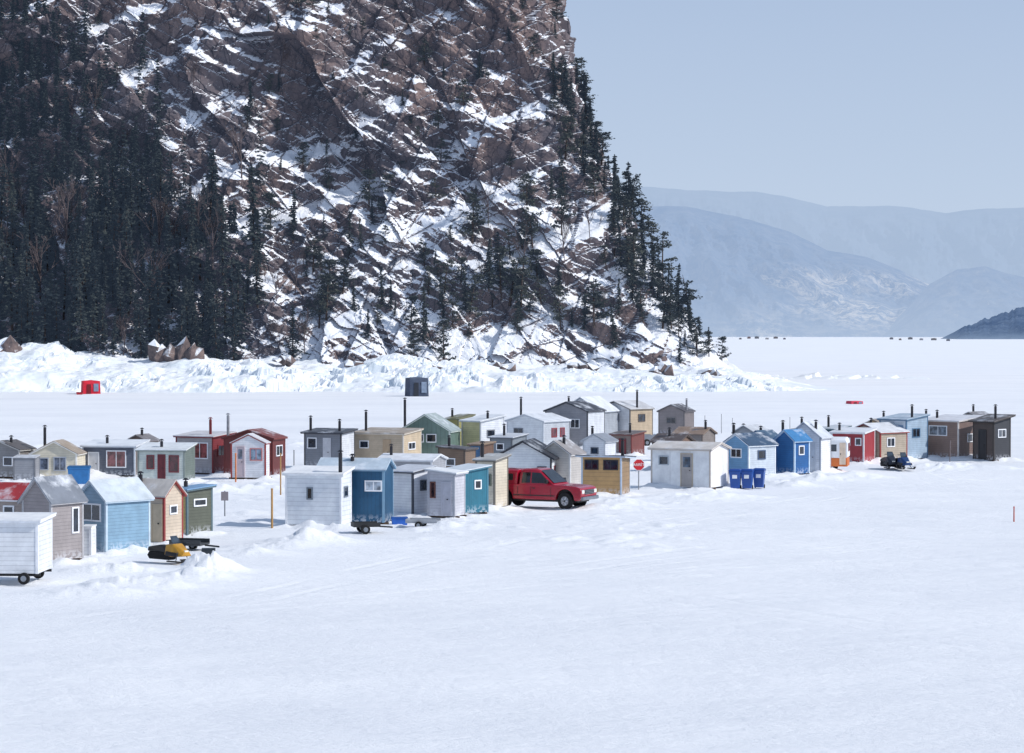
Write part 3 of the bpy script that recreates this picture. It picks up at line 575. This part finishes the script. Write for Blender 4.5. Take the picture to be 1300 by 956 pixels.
tag(gridmesh('shore_snow_bank',np.stack([bx,by,bz],2),BANK),kind='structure')
gx=np.arange(34,120,.7); gy=np.arange(455,485,.8); cx_,cy_=np.meshgrid(gx,gy); cl=465+.0*cx_+6*fbm(cx_/20,cx_*0,51,3)
v=voro(cx_/2.6,cy_/2.6,53); env=np.exp(-((cy_-cl)/4.5)**2)*(1-sstep(60,105,cx_))*(.4+.9*fbm(cx_/6,cy_/6,54,3))
cz=-.35+env*(.9+.9*(v[0]-.3)+.5*v[3])
tag(gridmesh('pressure_ridge',np.stack([cx_,cy_,cz],2),BANK),kind='structure')
# ============================================================ CLIFF
def backz(z): return np.interp(z,[-3,0,12,35,78,100],[-3,0,14,33,50,56])
Y0=383.
sil=[(700,-120),(702,0),(714,60),(722,100),(735,150),(750,200),(772,238),(795,282),(820,322),(845,362),(868,392),(890,430),(914,460),(938,474),(945,480)]
RC=14.
zs=[];xs=[]
for (px,py) in sil:
    z=10.
    for _ in range(20):
        Yc=Y0+float(backz(z))+RC*.75; z=8.5+(425-py)*Yc/F
    zs.append(z); xs.append((px-650)*Yc/F+.6)
zs=np.array(zs)[::-1]; xs=np.array(xs)[::-1]
zz=np.concatenate([np.arange(-2,76,.145),np.arange(76,104,1.2)])
NA=720
arcs=np.concatenate([np.arange(0,1,1/NA)])
phi=np.linspace(0,math.pi/2,100); bk=np.concatenate([[.6,1.5,3],np.arange(5,70,3)])
xr=np.interp(zz,zs,xs)
XL=-118.
bxs=[];bys=[];nx=[];ny=[];Ls=[]
for i,z in enumerate(zz):
    yf=Y0+float(backz(z)); xe=xr[i]-RC
    x1=XL+(xe-XL)*arcs; y1=np.full(len(arcs),yf)
    x2=xe+RC*np.sin(phi); y2=yf+RC*(1-np.cos(phi))
    x3=np.full(len(bk),xe+RC)-bk*.15; y3=yf+RC+bk
    bxs.append(np.concatenate([x1,x2,x3])); bys.append(np.concatenate([y1,y2,y3]))
    nx.append(np.concatenate([x1*0,np.sin(phi),np.ones(len(bk))])); ny.append(np.concatenate([x1*0-1,-np.cos(phi),np.zeros(len(bk))]))
    Ls.append(np.concatenate([x1,xe+RC*phi,xe+RC*math.pi/2+bk]))
bxs=np.array(bxs);bys=np.array(bys);nx=np.array(nx);ny=np.array(ny);Lc=np.array(Ls); ZZ=np.repeat(zz[:,None],bxs.shape[1],1)
def rot(u,v,deg):
    a=math.radians(deg); return u*math.cos(a)+v*math.sin(a),-u*math.sin(a)+v*math.cos(a)
def facet(u,v,S,s,asp=1.,st=.3,gu=.9,gv=.9,dvb=.35,wr=.5):
    x=u/S/asp+wr*(fbm(u/S,v/S,s+9,3)-.5); y=v/S+wr*(fbm(u/S+7,v/S,s+13,3)-.5)
    r=voro(x,y,s); return S*(st*(r[0]-.5)+r[3]*(r[1]-.5)*gu-r[4]*(r[2]-dvb)*gv)
def terr(P,tilt,s,k,wob,sh=.55):
    q=(ZZ+tilt*Lc+wob*(fbm(Lc/P/1.4,ZZ/P/1.6,s,4)-.5))/P; fr=q-np.floor(q); amp=sstep(.25,.75,vn(Lc/P/1.6,np.floor(q)*1.7,s+1))
    return -(np.floor(q)+sstep(sh,.98,fr)-q)*P*k*(.1+1.3*amp)
def slabs(deg,P,k,s,wob,long=5.):
    u,v=rot(Lc,ZZ,deg); w=v/P+wob*(fbm(u/P/3,v/P/2,s,3)-.5); i=np.floor(w); f=w-i
    seg=u/(P*long)+hsh(i,i*0,s+1)*7+.25*(fbm(u/P,v/P,s+2,3)-.5); j=np.floor(seg); fs=seg-j
    r1=hsh(i,j,s+3); r2=hsh(i,j,s+5); r3=hsh(i,j,s+7)
    d=P*k*((r1-.5)*.9+(f-.5)*(r2*1.1-.25)+(fs-.5)*(r3-.5)*1.6)
    crack=np.exp(-(np.minimum(f,1-f)*P/.16)**2)*sstep(.35,.8,r2)+.8*np.exp(-(np.minimum(fs,1-fs)*P*long/.16)**2)*sstep(.4,.8,r3)
    return d-.35*np.minimum(P*.3,1)*crack
edge=sstep(-2,6,ZZ); CW=1-.62*nx
d=10*(fbm(Lc/30,ZZ/45,60,3)-.5)
u,v_=rot(Lc,ZZ,-58); d=d+facet(u,v_,13,61,2.6,.34,.9,.6,wr=.35)
d=d+slabs(-52,6.5,.40,101,.9,3.2)+slabs(68,5.2,.42,111,.8,3.)+slabs(28,3.4,.36,121,.9,3.5)+slabs(-30,1.9,.34,141,1.,4.)
d=d+terr(12,-.45,81,.36,10)+terr(5.5,.55,83,.36,6.)+terr(2.2,.3,85,.28,3.,.6)
d=d*CW
d0=d*edge
def pos(d): return np.stack([bxs+nx*d,bys+ny*d,ZZ+0*d],2)
Pc=pos(d0)
def nzof(P):
    a=np.gradient(P,axis=1); b=np.gradient(P,axis=0); c=np.cross(a,b); c/=np.linalg.norm(c,axis=2,keepdims=True)+1e-9; return np.abs(c[...,2])
nzr=nzof(Pc); nz=.45*blur(nzr,5)+.55*blur(nzr,1)
PX=650+Pc[...,0]/Pc[...,1]*F; PY=425-(Pc[...,2]-8.5)/Pc[...,1]*F
fl=np.interp(PX,[0,60,130,200,250,330,350],[-40,0,90,180,240,330,480])
inforest=sstep(-15,25,PY-fl)*(1-sstep(320,360,PX))
u1,v1=rot(Lc,ZZ,-42); u2,v2=rot(Lc,ZZ,34)
gul=fbm(u1/16,v1/3.2,91,5); gul2=fbm(u2/11,v2/2.2,95,5)
thin=fbm(u1/4.5,v1/.55,131,4); thin2=fbm(u2/4.,v2/.5,135,4)
blob=fbm(Lc/10,ZZ/9,93,4); fine=fbm(Lc/1.1,ZZ/.8,97,5)
def G(cx,cy,rx,ry): return np.exp(-((PX-cx)/rx)**2-((PY-cy)/ry)**2)
low=1-sstep(12,46,ZZ)
bias=.065-.02*sstep(40,58,ZZ)+.07*low*sstep(-60,-40,Lc)+.42*(blob-.5)+.60*(gul-.5)+.5*(gul2-.5)-.24*inforest
bias=bias+.16*G(645,230,60,130)+.14*G(430,220,90,100)+.08*G(590,420,180,50)+.12*G(730,340,70,60)-.10*G(560,50,90,80)-.05*G(300,60,110,70)-.04*G(700,150,30,80)
gl=PX-PY*.62
for c0,wd in ((95,7),(150,6),(215,9),(30,6)):
    bias=bias+.46*np.exp(-((gl-c0-14*(fbm(ZZ/6,Lc*0,int(c0),3)-.5)*2)/wd)**2)*(1-sstep(300,360,PX))*(1-.5*inforest)
sn=nz+bias+.45*(fine-.5)+.62*(np.maximum(thin,thin2)-.57)
snow=sstep(.60,.72,sn)
u,v_=rot(Lc,ZZ,-35); f1=facet(u,v_,2.2,71,2.6,.30,.8,.8)
u,v_=rot(Lc,ZZ,58); f2=facet(u,v_,1.0,77,3.0,.30,.9,.9)
f3=facet(Lc,ZZ,.55,79,1.4,.3,.7,.7)
keep=1-.68*blur(snow,1)
d=(d+((f1*.7+.75*f2+.6*f3)*keep)*(.5+.5*CW)+.5*(fbm(Lc/3,ZZ/3,99,3)-.5)+.12*snow)*edge
P=pos(d)
PX=650+P[...,0]/P[...,1]*F; PY=425-(P[...,2]-8.5)/P[...,1]*F
m,n,l,b=nt('cliff_rock')
tc=n.new('ShaderNodeTexCoord'); ge=n.new('ShaderNodeNewGeometry'); sx=n.new('ShaderNodeSeparateXYZ'); l.new(ge.outputs['Normal'],sx.inputs[0])
at=n.new('ShaderNodeAttribute'); at.attribute_name='snow'
n1=noise(n,l,1.3,9,tc.outputs['Object'],.74)
sv=mathn(n,l,'ADD',mathn(n,l,'ADD',mathn(n,l,'MULTIPLY',sx.outputs[2],.62),mathn(n,l,'MULTIPLY',at.outputs['Fac'],.46)),mathn(n,l,'MULTIPLY',mathn(n,l,'SUBTRACT',n1,.5),.80))
sm=ramp(n,l,sv,[(.44,(0,0,0)),(.58,(1,1,1))])
mp=n.new('ShaderNodeMapping'); mp.inputs['Rotation'].default_value=(.1,.5,0); mp.inputs['Scale'].default_value=(1.1,.7,.3); l.new(tc.outputs['Object'],mp.inputs[0])
r1=noise(n,l,.22,9,mp.outputs[0],.66); r2=noise(n,l,.07,6,tc.outputs['Object'],.65)
rc=ramp(n,l,r1,[(.30,(.052,.042,.046)),(.44,(.115,.084,.080)),(.58,(.20,.140,.122)),(.75,(.31,.225,.195))])
rc=mixc(n,l,ramp(n,l,r2,[(.42,(0,0,0)),(.64,(.75,.75,.75))]),rc,(.090,.084,.098))
vo=n.new('ShaderNodeTexVoronoi'); vo.feature='DISTANCE_TO_EDGE'; vo.inputs['Scale'].default_value=.26; l.new(mp.outputs[0],vo.inputs['Vector'])
crk=ramp(n,l,vo.outputs['Distance'],[(.0,(.22,.22,.25)),(.03,(1,1,1))])
rc=mixc(n,l,1.,rc,crk,'MULTIPLY')
l.new(mixc(n,l,sm,rc,(.86,.88,.92)),b.inputs['Base Color']); b.inputs['Roughness'].default_value=.85; b.inputs['Specular IOR Level'].default_value=.2
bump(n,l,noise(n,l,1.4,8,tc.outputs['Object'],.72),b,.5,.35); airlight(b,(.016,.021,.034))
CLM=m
ptop=P[-1].copy(); pl=np.stack([ptop+np.array([0,k*30.,k*2.]) for k in (1,2,4)],0)
tag(gridmesh('rock_cliff',np.concatenate([P,pl],0),CLM,{'snow':np.concatenate([snow,np.repeat(snow[-1:],3,0)],0)}),kind='structure')
# boulders along the cliff foot
RM,rn,rl,rb=nt('boulder_rock'); tcr=rn.new('ShaderNodeTexCoord'); gr=rn.new('ShaderNodeNewGeometry'); sr=rn.new('ShaderNodeSeparateXYZ'); rl.new(gr.outputs['Normal'],sr.inputs[0])
cr_=ramp(rn,rl,noise(rn,rl,.7,8,tcr.outputs['Object'],.7),[(.3,(.045,.036,.036)),(.5,(.13,.092,.082)),(.7,(.24,.17,.145))])
sm_=ramp(rn,rl,mathn(rn,rl,'ADD',sr.outputs[2],mathn(rn,rl,'MULTIPLY',noise(rn,rl,1.2,7,tcr.outputs['Object']),.7)),[(.80,(0,0,0)),(.95,(1,1,1))])
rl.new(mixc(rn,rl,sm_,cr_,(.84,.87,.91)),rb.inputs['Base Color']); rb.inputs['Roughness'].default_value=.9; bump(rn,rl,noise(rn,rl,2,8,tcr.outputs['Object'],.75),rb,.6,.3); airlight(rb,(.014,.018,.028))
random.seed(77)
for i,(px,py,w,hh,pos_) in enumerate([(2,450,56,50,'at the far left edge'),(206,452,40,40,'below the left forest, left of a pair'),(242,450,40,44,'below the left forest, right of a pair'),(360,456,34,16,'under the left third of the cliff'),(445,464,36,16,'left of the blue-grey tent'),(548,468,40,16,'just above the blue-grey tent'),(640,468,46,18,'at the middle of the cliff foot'),(742,468,44,20,'below the right half of the cliff'),(842,472,40,24,'near the right end of the cliff'),(905,476,46,18,'at the very tip of the cliff')]):
    Y=380. if i<3 else 378.; s=Y/F; z=8.5-(py-425)*s; X=(px-650)*s
    bm=bmesh.new()
    for c_ in range(3):
        ox=(c_-1)*.45+random.uniform(-.1,.1); oz=random.uniform(-.25,.15); vs_=[]
        for q in range(16):
            vv=Vector((random.gauss(0,1),random.gauss(0,1),random.gauss(0,1))).normalized()*random.uniform(.55,.75)
            vs_.append(bm.verts.new((ox+vv.x*.8,vv.y*.9,oz+vv.z*1.15)))
        bmesh.ops.convex_hull(bm,input=vs_)
    for v in list(bm.verts):
        if not v.link_faces: bm.verts.remove(v)
    for v in bm.verts: v.co=Vector((v.co.x*w/2*s,v.co.y*3.,v.co.z*hh/2*s*1.2))
    bmesh.ops.recalc_face_normals(bm,faces=bm.faces)
    me=bpy.data.meshes.new('boulder'); bm.to_mesh(me); bm.free(); me.materials.append(RM); o=bpy.data.objects.new('boulder',me); col.objects.link(o); o.location=(X,Y,z); tag(o,'brown snow-dusted rock outcrop '+pos_,'boulder','boulders along the cliff foot')
# ============================================================ TREES
def leafq(mb,c,s,dirx):
    a=Vector(dirx).normalized(); b=Vector((random.gauss(0,1),random.gauss(0,1),random.gauss(0,.5))).normalized(); 
    b=(b-a*b.dot(a)); b=b.normalized() if b.length>.01 else a.orthogonal()
    c=Vector(c); mb.quad(c-a*s*.6-b*s*.22,c+a*s*.2-b*s*.38,c+a*s*.75,c+a*s*.1+b*s*.38)
def spruce_mesh(seed,h=10.,R=1.7,lv=24,lq=10,nb=8,gap=.12):
    random.seed(seed); mb=MB(); lop=random.uniform(0,6.28)
    for k in range(lv):
        t=k/(lv-1); z=h*(.06+.92*t); rr=R*(1-t)**.8*random.uniform(.5,1.25)+.14
        for j in range(max(4,int(nb*(1-t*.5)))):
            if random.random()<gap: continue
            an=random.uniform(0,6.28); r=rr*random.uniform(.5,1.25)*(1+.25*math.cos(an-lop))
            for q in range(max(3,int(lq*(.5+.5*(1-t))))):
                f=(q+random.random())/lq; f=min(f,1)
                p=(math.cos(an)*r*f+random.gauss(0,.1),math.sin(an)*r*f+random.gauss(0,.1),z-.38*r*f**1.3+.10*r*f**3+random.gauss(0,.06))
                a2=an+random.gauss(0,.8); leafq(mb,p,random.uniform(.30,.54),(math.cos(a2),math.sin(a2),-.35+random.gauss(0,.2)))
    for q in range(5): leafq(mb,(0,0,h*(.97+.012*q)),.3,(random.gauss(0,.3),random.gauss(0,.3),1))
    return mb
def pine_mesh(seed,h=8.):
    random.seed(seed); mb=MB(); br=MB()
    bend=Vector((random.gauss(0,.35),random.gauss(0,.2),0))
    for k in range(random.randint(26,36)):
        t=random.uniform(.15,1.); an=random.uniform(0,6.28); r=h*.28*(1.15-t)**.6*random.uniform(.5,1.15)
        z=h*t*.97; c=bend*t*t; tip=Vector((c.x+math.cos(an)*r,c.y+math.sin(an)*r,z+.15*r-.1))
        br.tube((c.x,c.y,z-.2),tip,.045,.015,4,False)
        for q in range(26):
            f=random.uniform(.3,1.1); p=Vector((c.x,c.y,z-.2)).lerp(tip,f)+Vector((random.gauss(0,.28),random.gauss(0,.28),random.gauss(0,.14)))
            leafq(mb,p,random.uniform(.24,.44),(random.gauss(0,1),random.gauss(0,1),random.gauss(.1,.4)))
    tr=MB(); n=6; pts=[(bend*(i/n)**2)+Vector((0,0,h*.97*i/n-.3*(i==0))) for i in range(n+1)]
    for i in range(n): tr.tube(pts[i],pts[i+1],.15*(1-i/n)+.02,.15*(1-(i+1)/n)+.02,6,False)
    base=len(tr.v); tr.v+=br.v; tr.f+=[tuple(base+i for i in f) for f in br.f]
    return mb,tr
def bare_mesh(seed,h=9.):
    random.seed(seed); tr=MB(); tw=MB()
    def grow(p,d,L,r,dep,mb):
        q=p+d*L; (tr if dep<2 else tw).tube(p,q,r,r*.6,5 if dep<2 else 3,False)
        if dep>=4: return
        for k in range(3 if dep else 8):
            nd=(d*1.2+Vector((random.gauss(0,.45),random.gauss(0,.45),random.gauss(.25,.25)))).normalized()
            grow(p.lerp(q,random.uniform(.45,1)),nd,L*random.uniform(.45,.65),max(r*.5,.018),dep+1,mb)
    grow(Vector((0,0,-.3)),Vector((random.gauss(0,.05),random.gauss(0,.05),1)),h*.55,.10,0,tr)
    return tr,tw
protos={'spruce':[],'pine':[],'bare':[]}
def mesh_of(mb,name,mat):
    me=bpy.data.meshes.new(name); me.from_pydata(mb.v,[],mb.f); me.materials.append(mat); me.update(); return me
for k in range(8):
    mb=spruce_mesh(100+k,10.,[2.0,2.3,1.7,2.6,2.0,2.3,1.8,2.5][k],gap=[.1,.2,.1,.3,.15,.35,.1,.25][k]); tr=MB(); tr.tube((0,0,-.4),(0,0,9.6),.16,.02,7,False)
    protos['spruce'].append((mesh_of(mb,'crown',SPRUCE),mesh_of(tr,'trunk',BARK),10.))
for k in range(5):
    mb,tr=pine_mesh(200+k); protos['pine'].append((mesh_of(mb,'crown',PINE),mesh_of(tr,'trunk',BARK),8.))
for k in range(4):
    tr,tw=bare_mesh(300+k); protos['bare'].append((mesh_of(tw,'crown',TWIG),mesh_of(tr,'trunk',TWIG),9.))
random.seed(11)
KIN={'spruce':'spruce_tree','pine':'pine_tree','bare':'bare_tree'}
TP={}; CNT={'spruce':0,'pine':0,'bare':0}
def put_tree(kind,pos,h,label,group,wf=1.):
    CNT[kind]+=1
    k=random.randrange(len(protos[kind])); cr,tr,ph=protos[kind][k]; s=h/ph
    if (kind,k) not in TP:
        R=empty(KIN[kind],(0,0,0)); a=bpy.data.objects.new('crown',cr); b_=bpy.data.objects.new('trunk',tr)
        for o in (a,b_): col.objects.link(o); o.parent=R
        TP[(kind,k)]=(R,a,b_)
    else:
        R0,a0,b0=TP[(kind,k)]; R=R0.copy(); col.objects.link(R)
        for o0 in (a0,b0): o=o0.copy(); col.objects.link(o); o.parent=R
    w=s*random.uniform(.85,1.25)*wf; R.location=pos; R.scale=(w,w,s); R.rotation_euler=(random.gauss(0,.05),random.gauss(0,.05),random.uniform(0,6.28)); tag(R,label,'tree',group)
JM=NA+92; IM=530
def sample(N,dens,mind):
    out=[]; tries=0
    while len(out)<N and tries<N*500:
        tries+=1; i=random.randrange(0,IM); j=random.randrange(60,JM)
        px,py=PX[i,j],PY[i,j]
        if py<-40 or px<-30 or P[i,j,2]<3.0: continue
        if random.random()>dens(px,py): continue
        if any(abs(px-a)<mind and abs(py-b_)<mind*1.1 for a,b_,_ in out): continue
        out.append((px,py,tuple(P[i,j]-np.array([0,0,.25]))))
    return out
random.seed(23)
def dmid(px,py):
    if px<335: return .02
    d=.15
    for (cx,cy,rx,ry,a) in ((590,360,45,65,1.),(385,370,45,45,.8),(470,410,60,30,.7),(690,400,50,35,.7),(500,330,35,45,.5),(570,250,40,40,.3),(770,410,45,30,.7),(345,400,18,45,.9),(430,250,60,50,.25),(660,290,50,60,.2),(740,330,40,50,.3)):
        d=max(d,a*math.exp(-((px-cx)/rx)**2-((py-cy)/ry)**2))
    return d
for (px,py,p) in sample(190,dmid,8):
    k='spruce' if random.random()<.40 else 'pine'
    if random.random()<.20: k='bare'
    hh=random.uniform(2.5,9.)*(1 if py>250 else .6)
    lb={'spruce':('small dark spruce rooted on the snowy rock face','spruces on the rock face'),'pine':('thin ragged pine clinging to the snowy rock face','pines on the rock face'),'bare':('leafless sapling on the snowy rock face','bare saplings on the rock face')}[k]
    put_tree(k,p,hh,*lb,wf=1.1)
def dsky(px,py):
    xe=float(np.interp(py,[0,100,200,240,320,360,430,460],[702,722,750,772,820,845,890,914]))
    q=xe-px
    if q<-30: return 0
    if q<60: return .07+(.7 if 100<py<290 and q<26 else 0)+(1. if 330<py<455 and q<48 else 0)
    return 0
for (px,py,p) in sample(84,dsky,6.2):
    k='spruce' if random.random()<.6 else 'pine'
    hh=random.uniform(3.5,8.5)*(1 if py>90 else .65)
    if py>420: hh*=.7
    put_tree(k,p,hh,'tall dark '+('spruce' if k=='spruce' else 'pine')+' on the right-hand skyline edge of the cliff',('spruces' if k=='spruce' else 'pines')+' on the skyline edge',wf=1.15)
random.seed(12)
def dforest(px,py):
    f=float(np.interp(px,[0,60,130,200,250,330],[-15,15,105,200,260,345]))
    if px>335: return 0
    g=px-py*.62
    if any(abs(g-c)<7 for c in (95,150,215)) and random.random()<.6: return 0
    return (1. if px<285 else .6) if py>f+20 else (.18 if py>f-40 else .02)
A=sample(390,dforest,8.6)
A.sort(key=lambda t:-t[1])
rest=MB()
for (px,py,p) in A:
    hgt=random.uniform(6,14)*(1 if py>200 else .75)
    if random.random()<.08: put_tree('bare',p,hgt*.95,'bare grey leafless tree poking out of the dark left forest','bare trees in the left forest')
    elif CNT['spruce']<296: put_tree('spruce',p,hgt,'dark spruce in the dense forest on the left slope','spruces in the left forest')
    else:
        mb=spruce_mesh(random.randrange(9),hgt,random.uniform(1.7,2.5)*hgt/11,18,6,7); random.seed(int(px*7+py*13)); base=len(rest.v)
        rest.v+=[(x+p[0],y+p[1],z+p[2]) for x,y,z in mb.v]; rest.f+=[tuple(base+q for q in f) for f in mb.f]
if rest.v:
    o=bpy.data.objects.new('forest_mass',mesh_of(rest,'forest_mass',SPRUCE)); col.objects.link(o); tag(o,'dense upper part of the dark spruce forest on the left slope','forest',None,'stuff')
# ============================================================ DISTANT HILLS
def hill(name,pts,D,depth,mat,seed,amp,rowsn=60,jag=0):
    px=np.arange(pts[0][0],pts[-1][0],1.); topy=np.interp(px,[q[0] for q in pts],[q[1] for q in pts])+3*(fbm(px/25,px*0,seed+2,4)-.5)+jag*(fbm(px/2.5,px*0,seed+3,3)-.5)
    t=np.linspace(0,1,rowsn)[:,None]; X=((px-650)/F*D)[None,:]+0*t
    Hh=((425-topy)*(D+depth)/F+8.5)[None,:]; 
    rid=fbm(X/(D*.012),t*5+X/(D*.05),seed,5); Y=D+depth*t+depth*.5*(rid-.5)*np.sin(np.pi*np.clip(t,0,1))
    Xs=(X*(Y/D)); Z=Hh*np.power(t,.85)*(1+amp*(fbm(X/(D*.006),t*7,seed+5,5)-.5)*np.sin(np.pi*t))-4*(t==0)
    Pm=np.stack([Xs,Y,Z],2); Pb=Pm[-1:].copy(); Pb[...,1]+=depth; Pb[...,2]=-5
    tag(gridmesh(name,np.concatenate([Pm,Pb],0),mat,smooth=True),kind='structure')
def hillmat(name,a,b_,snowc,s,lo,hi,fog,zf,em=.8,xr_=None,ff=.5,veil=0):  # aerial haze painted into the hill colours, share em given off as emission
    m,n,l,b=nt(name); tc=n.new('ShaderNodeTexCoord'); f=noise(n,l,s,9,tc.outputs['Object'],.75); f2=noise(n,l,s*9,9,tc.outputs['Object'],.85)
    f3=noise(n,l,s*.8,2,tc.outputs['Object'])
    sx=n.new('ShaderNodeSeparateXYZ'); l.new(tc.outputs['Object'],sx.inputs[0])
    c=ramp(n,l,f,[(.35,a),(.65,b_)]); k=mathn(n,l,'MULTIPLY',ramp(n,l,f2,[(lo,(0,0,0)),(hi,(1,1,1))]),ramp(n,l,f3,[(.40,(0,0,0)),(.6,(1,1,1))]))
    if xr_:
        mr=n.new('ShaderNodeMapRange'); mr.interpolation_type='SMOOTHSTEP'; l.new(sx.outputs[0],mr.inputs[0]); mr.inputs[1].default_value=xr_[0]; mr.inputs[2].default_value=xr_[1]
        k=mathn(n,l,'MULTIPLY',k,mr.outputs[0])
        mr=n.new('ShaderNodeMapRange'); mr.interpolation_type='SMOOTHSTEP'; l.new(sx.outputs[2],mr.inputs[0]); mr.inputs[1].default_value=xr_[2]; mr.inputs[2].default_value=xr_[3]
        k=mathn(n,l,'MULTIPLY',k,mr.outputs[0])
    c=mixc(n,l,k,c,snowc)
    if veil: c=mixc(n,l,mathn(n,l,'MULTIPLY',ramp(n,l,f2,[(.42,(0,0,0)),(.62,(1,1,1))]),veil),c,snowc)
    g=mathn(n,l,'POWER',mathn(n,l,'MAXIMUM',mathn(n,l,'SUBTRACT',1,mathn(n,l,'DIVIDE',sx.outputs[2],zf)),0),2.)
    c=mixc(n,l,mathn(n,l,'MULTIPLY',g,ff),c,fog)  # low haze painted in: colour pales to fog towards the hill foot
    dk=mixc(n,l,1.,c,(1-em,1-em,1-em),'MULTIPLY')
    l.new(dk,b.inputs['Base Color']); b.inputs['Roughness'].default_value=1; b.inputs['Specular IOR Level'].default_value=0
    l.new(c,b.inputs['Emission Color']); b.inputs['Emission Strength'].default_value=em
    return m
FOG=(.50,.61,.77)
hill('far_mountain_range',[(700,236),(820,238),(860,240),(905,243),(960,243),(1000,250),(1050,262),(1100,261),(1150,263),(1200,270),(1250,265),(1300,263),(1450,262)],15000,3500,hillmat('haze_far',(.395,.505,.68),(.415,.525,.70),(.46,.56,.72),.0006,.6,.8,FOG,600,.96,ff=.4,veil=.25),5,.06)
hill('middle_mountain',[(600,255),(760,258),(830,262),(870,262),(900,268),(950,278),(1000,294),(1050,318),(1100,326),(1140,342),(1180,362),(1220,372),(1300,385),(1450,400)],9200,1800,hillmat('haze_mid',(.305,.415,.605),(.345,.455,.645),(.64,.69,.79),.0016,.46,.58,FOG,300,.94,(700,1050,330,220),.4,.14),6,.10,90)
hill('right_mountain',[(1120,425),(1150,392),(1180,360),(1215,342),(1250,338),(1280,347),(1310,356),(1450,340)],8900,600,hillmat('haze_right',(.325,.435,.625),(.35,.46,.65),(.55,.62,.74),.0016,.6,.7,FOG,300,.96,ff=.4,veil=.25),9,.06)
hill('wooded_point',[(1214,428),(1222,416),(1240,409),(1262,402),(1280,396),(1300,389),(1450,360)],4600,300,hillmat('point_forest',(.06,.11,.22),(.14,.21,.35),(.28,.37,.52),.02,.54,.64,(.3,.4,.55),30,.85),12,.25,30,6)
# ============================================================ CAMERA, LIGHT, SKY
cam=bpy.data.cameras.new('Camera'); co=bpy.data.objects.new('Camera',cam); col.objects.link(co)
co.location=(0,0,H); co.rotation_euler=(math.pi/2-PITCH,0,0); cam.sensor_width=36; cam.sensor_fit='HORIZONTAL'; cam.lens=F/1300*36; cam.clip_end=60000; cam.clip_start=.5
bpy.context.scene.camera=co
el=math.radians(37); az=math.radians(108)
sd=Vector((math.sin(az)*math.cos(el),math.cos(az)*math.cos(el),math.sin(el)))
su=bpy.data.lights.new('Sun','SUN'); su.energy=3.35; su.angle=math.radians(1.2); su.color=(1,.965,.925)
so=bpy.data.objects.new('Sun',su); col.objects.link(so); so.rotation_euler=sd.to_track_quat('Z','Y').to_euler()
w=bpy.data.worlds.new('World'); bpy.context.scene.world=w; w.use_nodes=True; n=w.node_tree.nodes; l=w.node_tree.links
sk=n.new('ShaderNodeTexSky'); sk.sky_type='NISHITA'; sk.sun_disc=False; sk.sun_elevation=el; sk.sun_rotation=az; sk.dust_density=.6; sk.ozone_density=2.5; sk.air_density=1.0
tcw=n.new('ShaderNodeTexCoord'); sxw=n.new('ShaderNodeSeparateXYZ'); l.new(tcw.outputs['Generated'],sxw.inputs[0])
hz=ramp(n,l,sxw.outputs[2],[(.0,(.51,.60,.735)),(.06,(.465,.565,.715)),(.15,(.38,.485,.665))])
hz=mixc(n,l,1.,hz,(10,10,10),'MULTIPLY')
fac=ramp(n,l,sxw.outputs[2],[(.12,(1,1,1)),(.6,(.4,.4,.4))])
bg=n['Background']; l.new(mixc(n,l,fac,sk.outputs[0],hz),bg.inputs[0]); bg.inputs[1].default_value=.11
vs=bpy.context.scene.view_settings; vs.view_transform='Standard'; vs.look='None'; vs.exposure=0
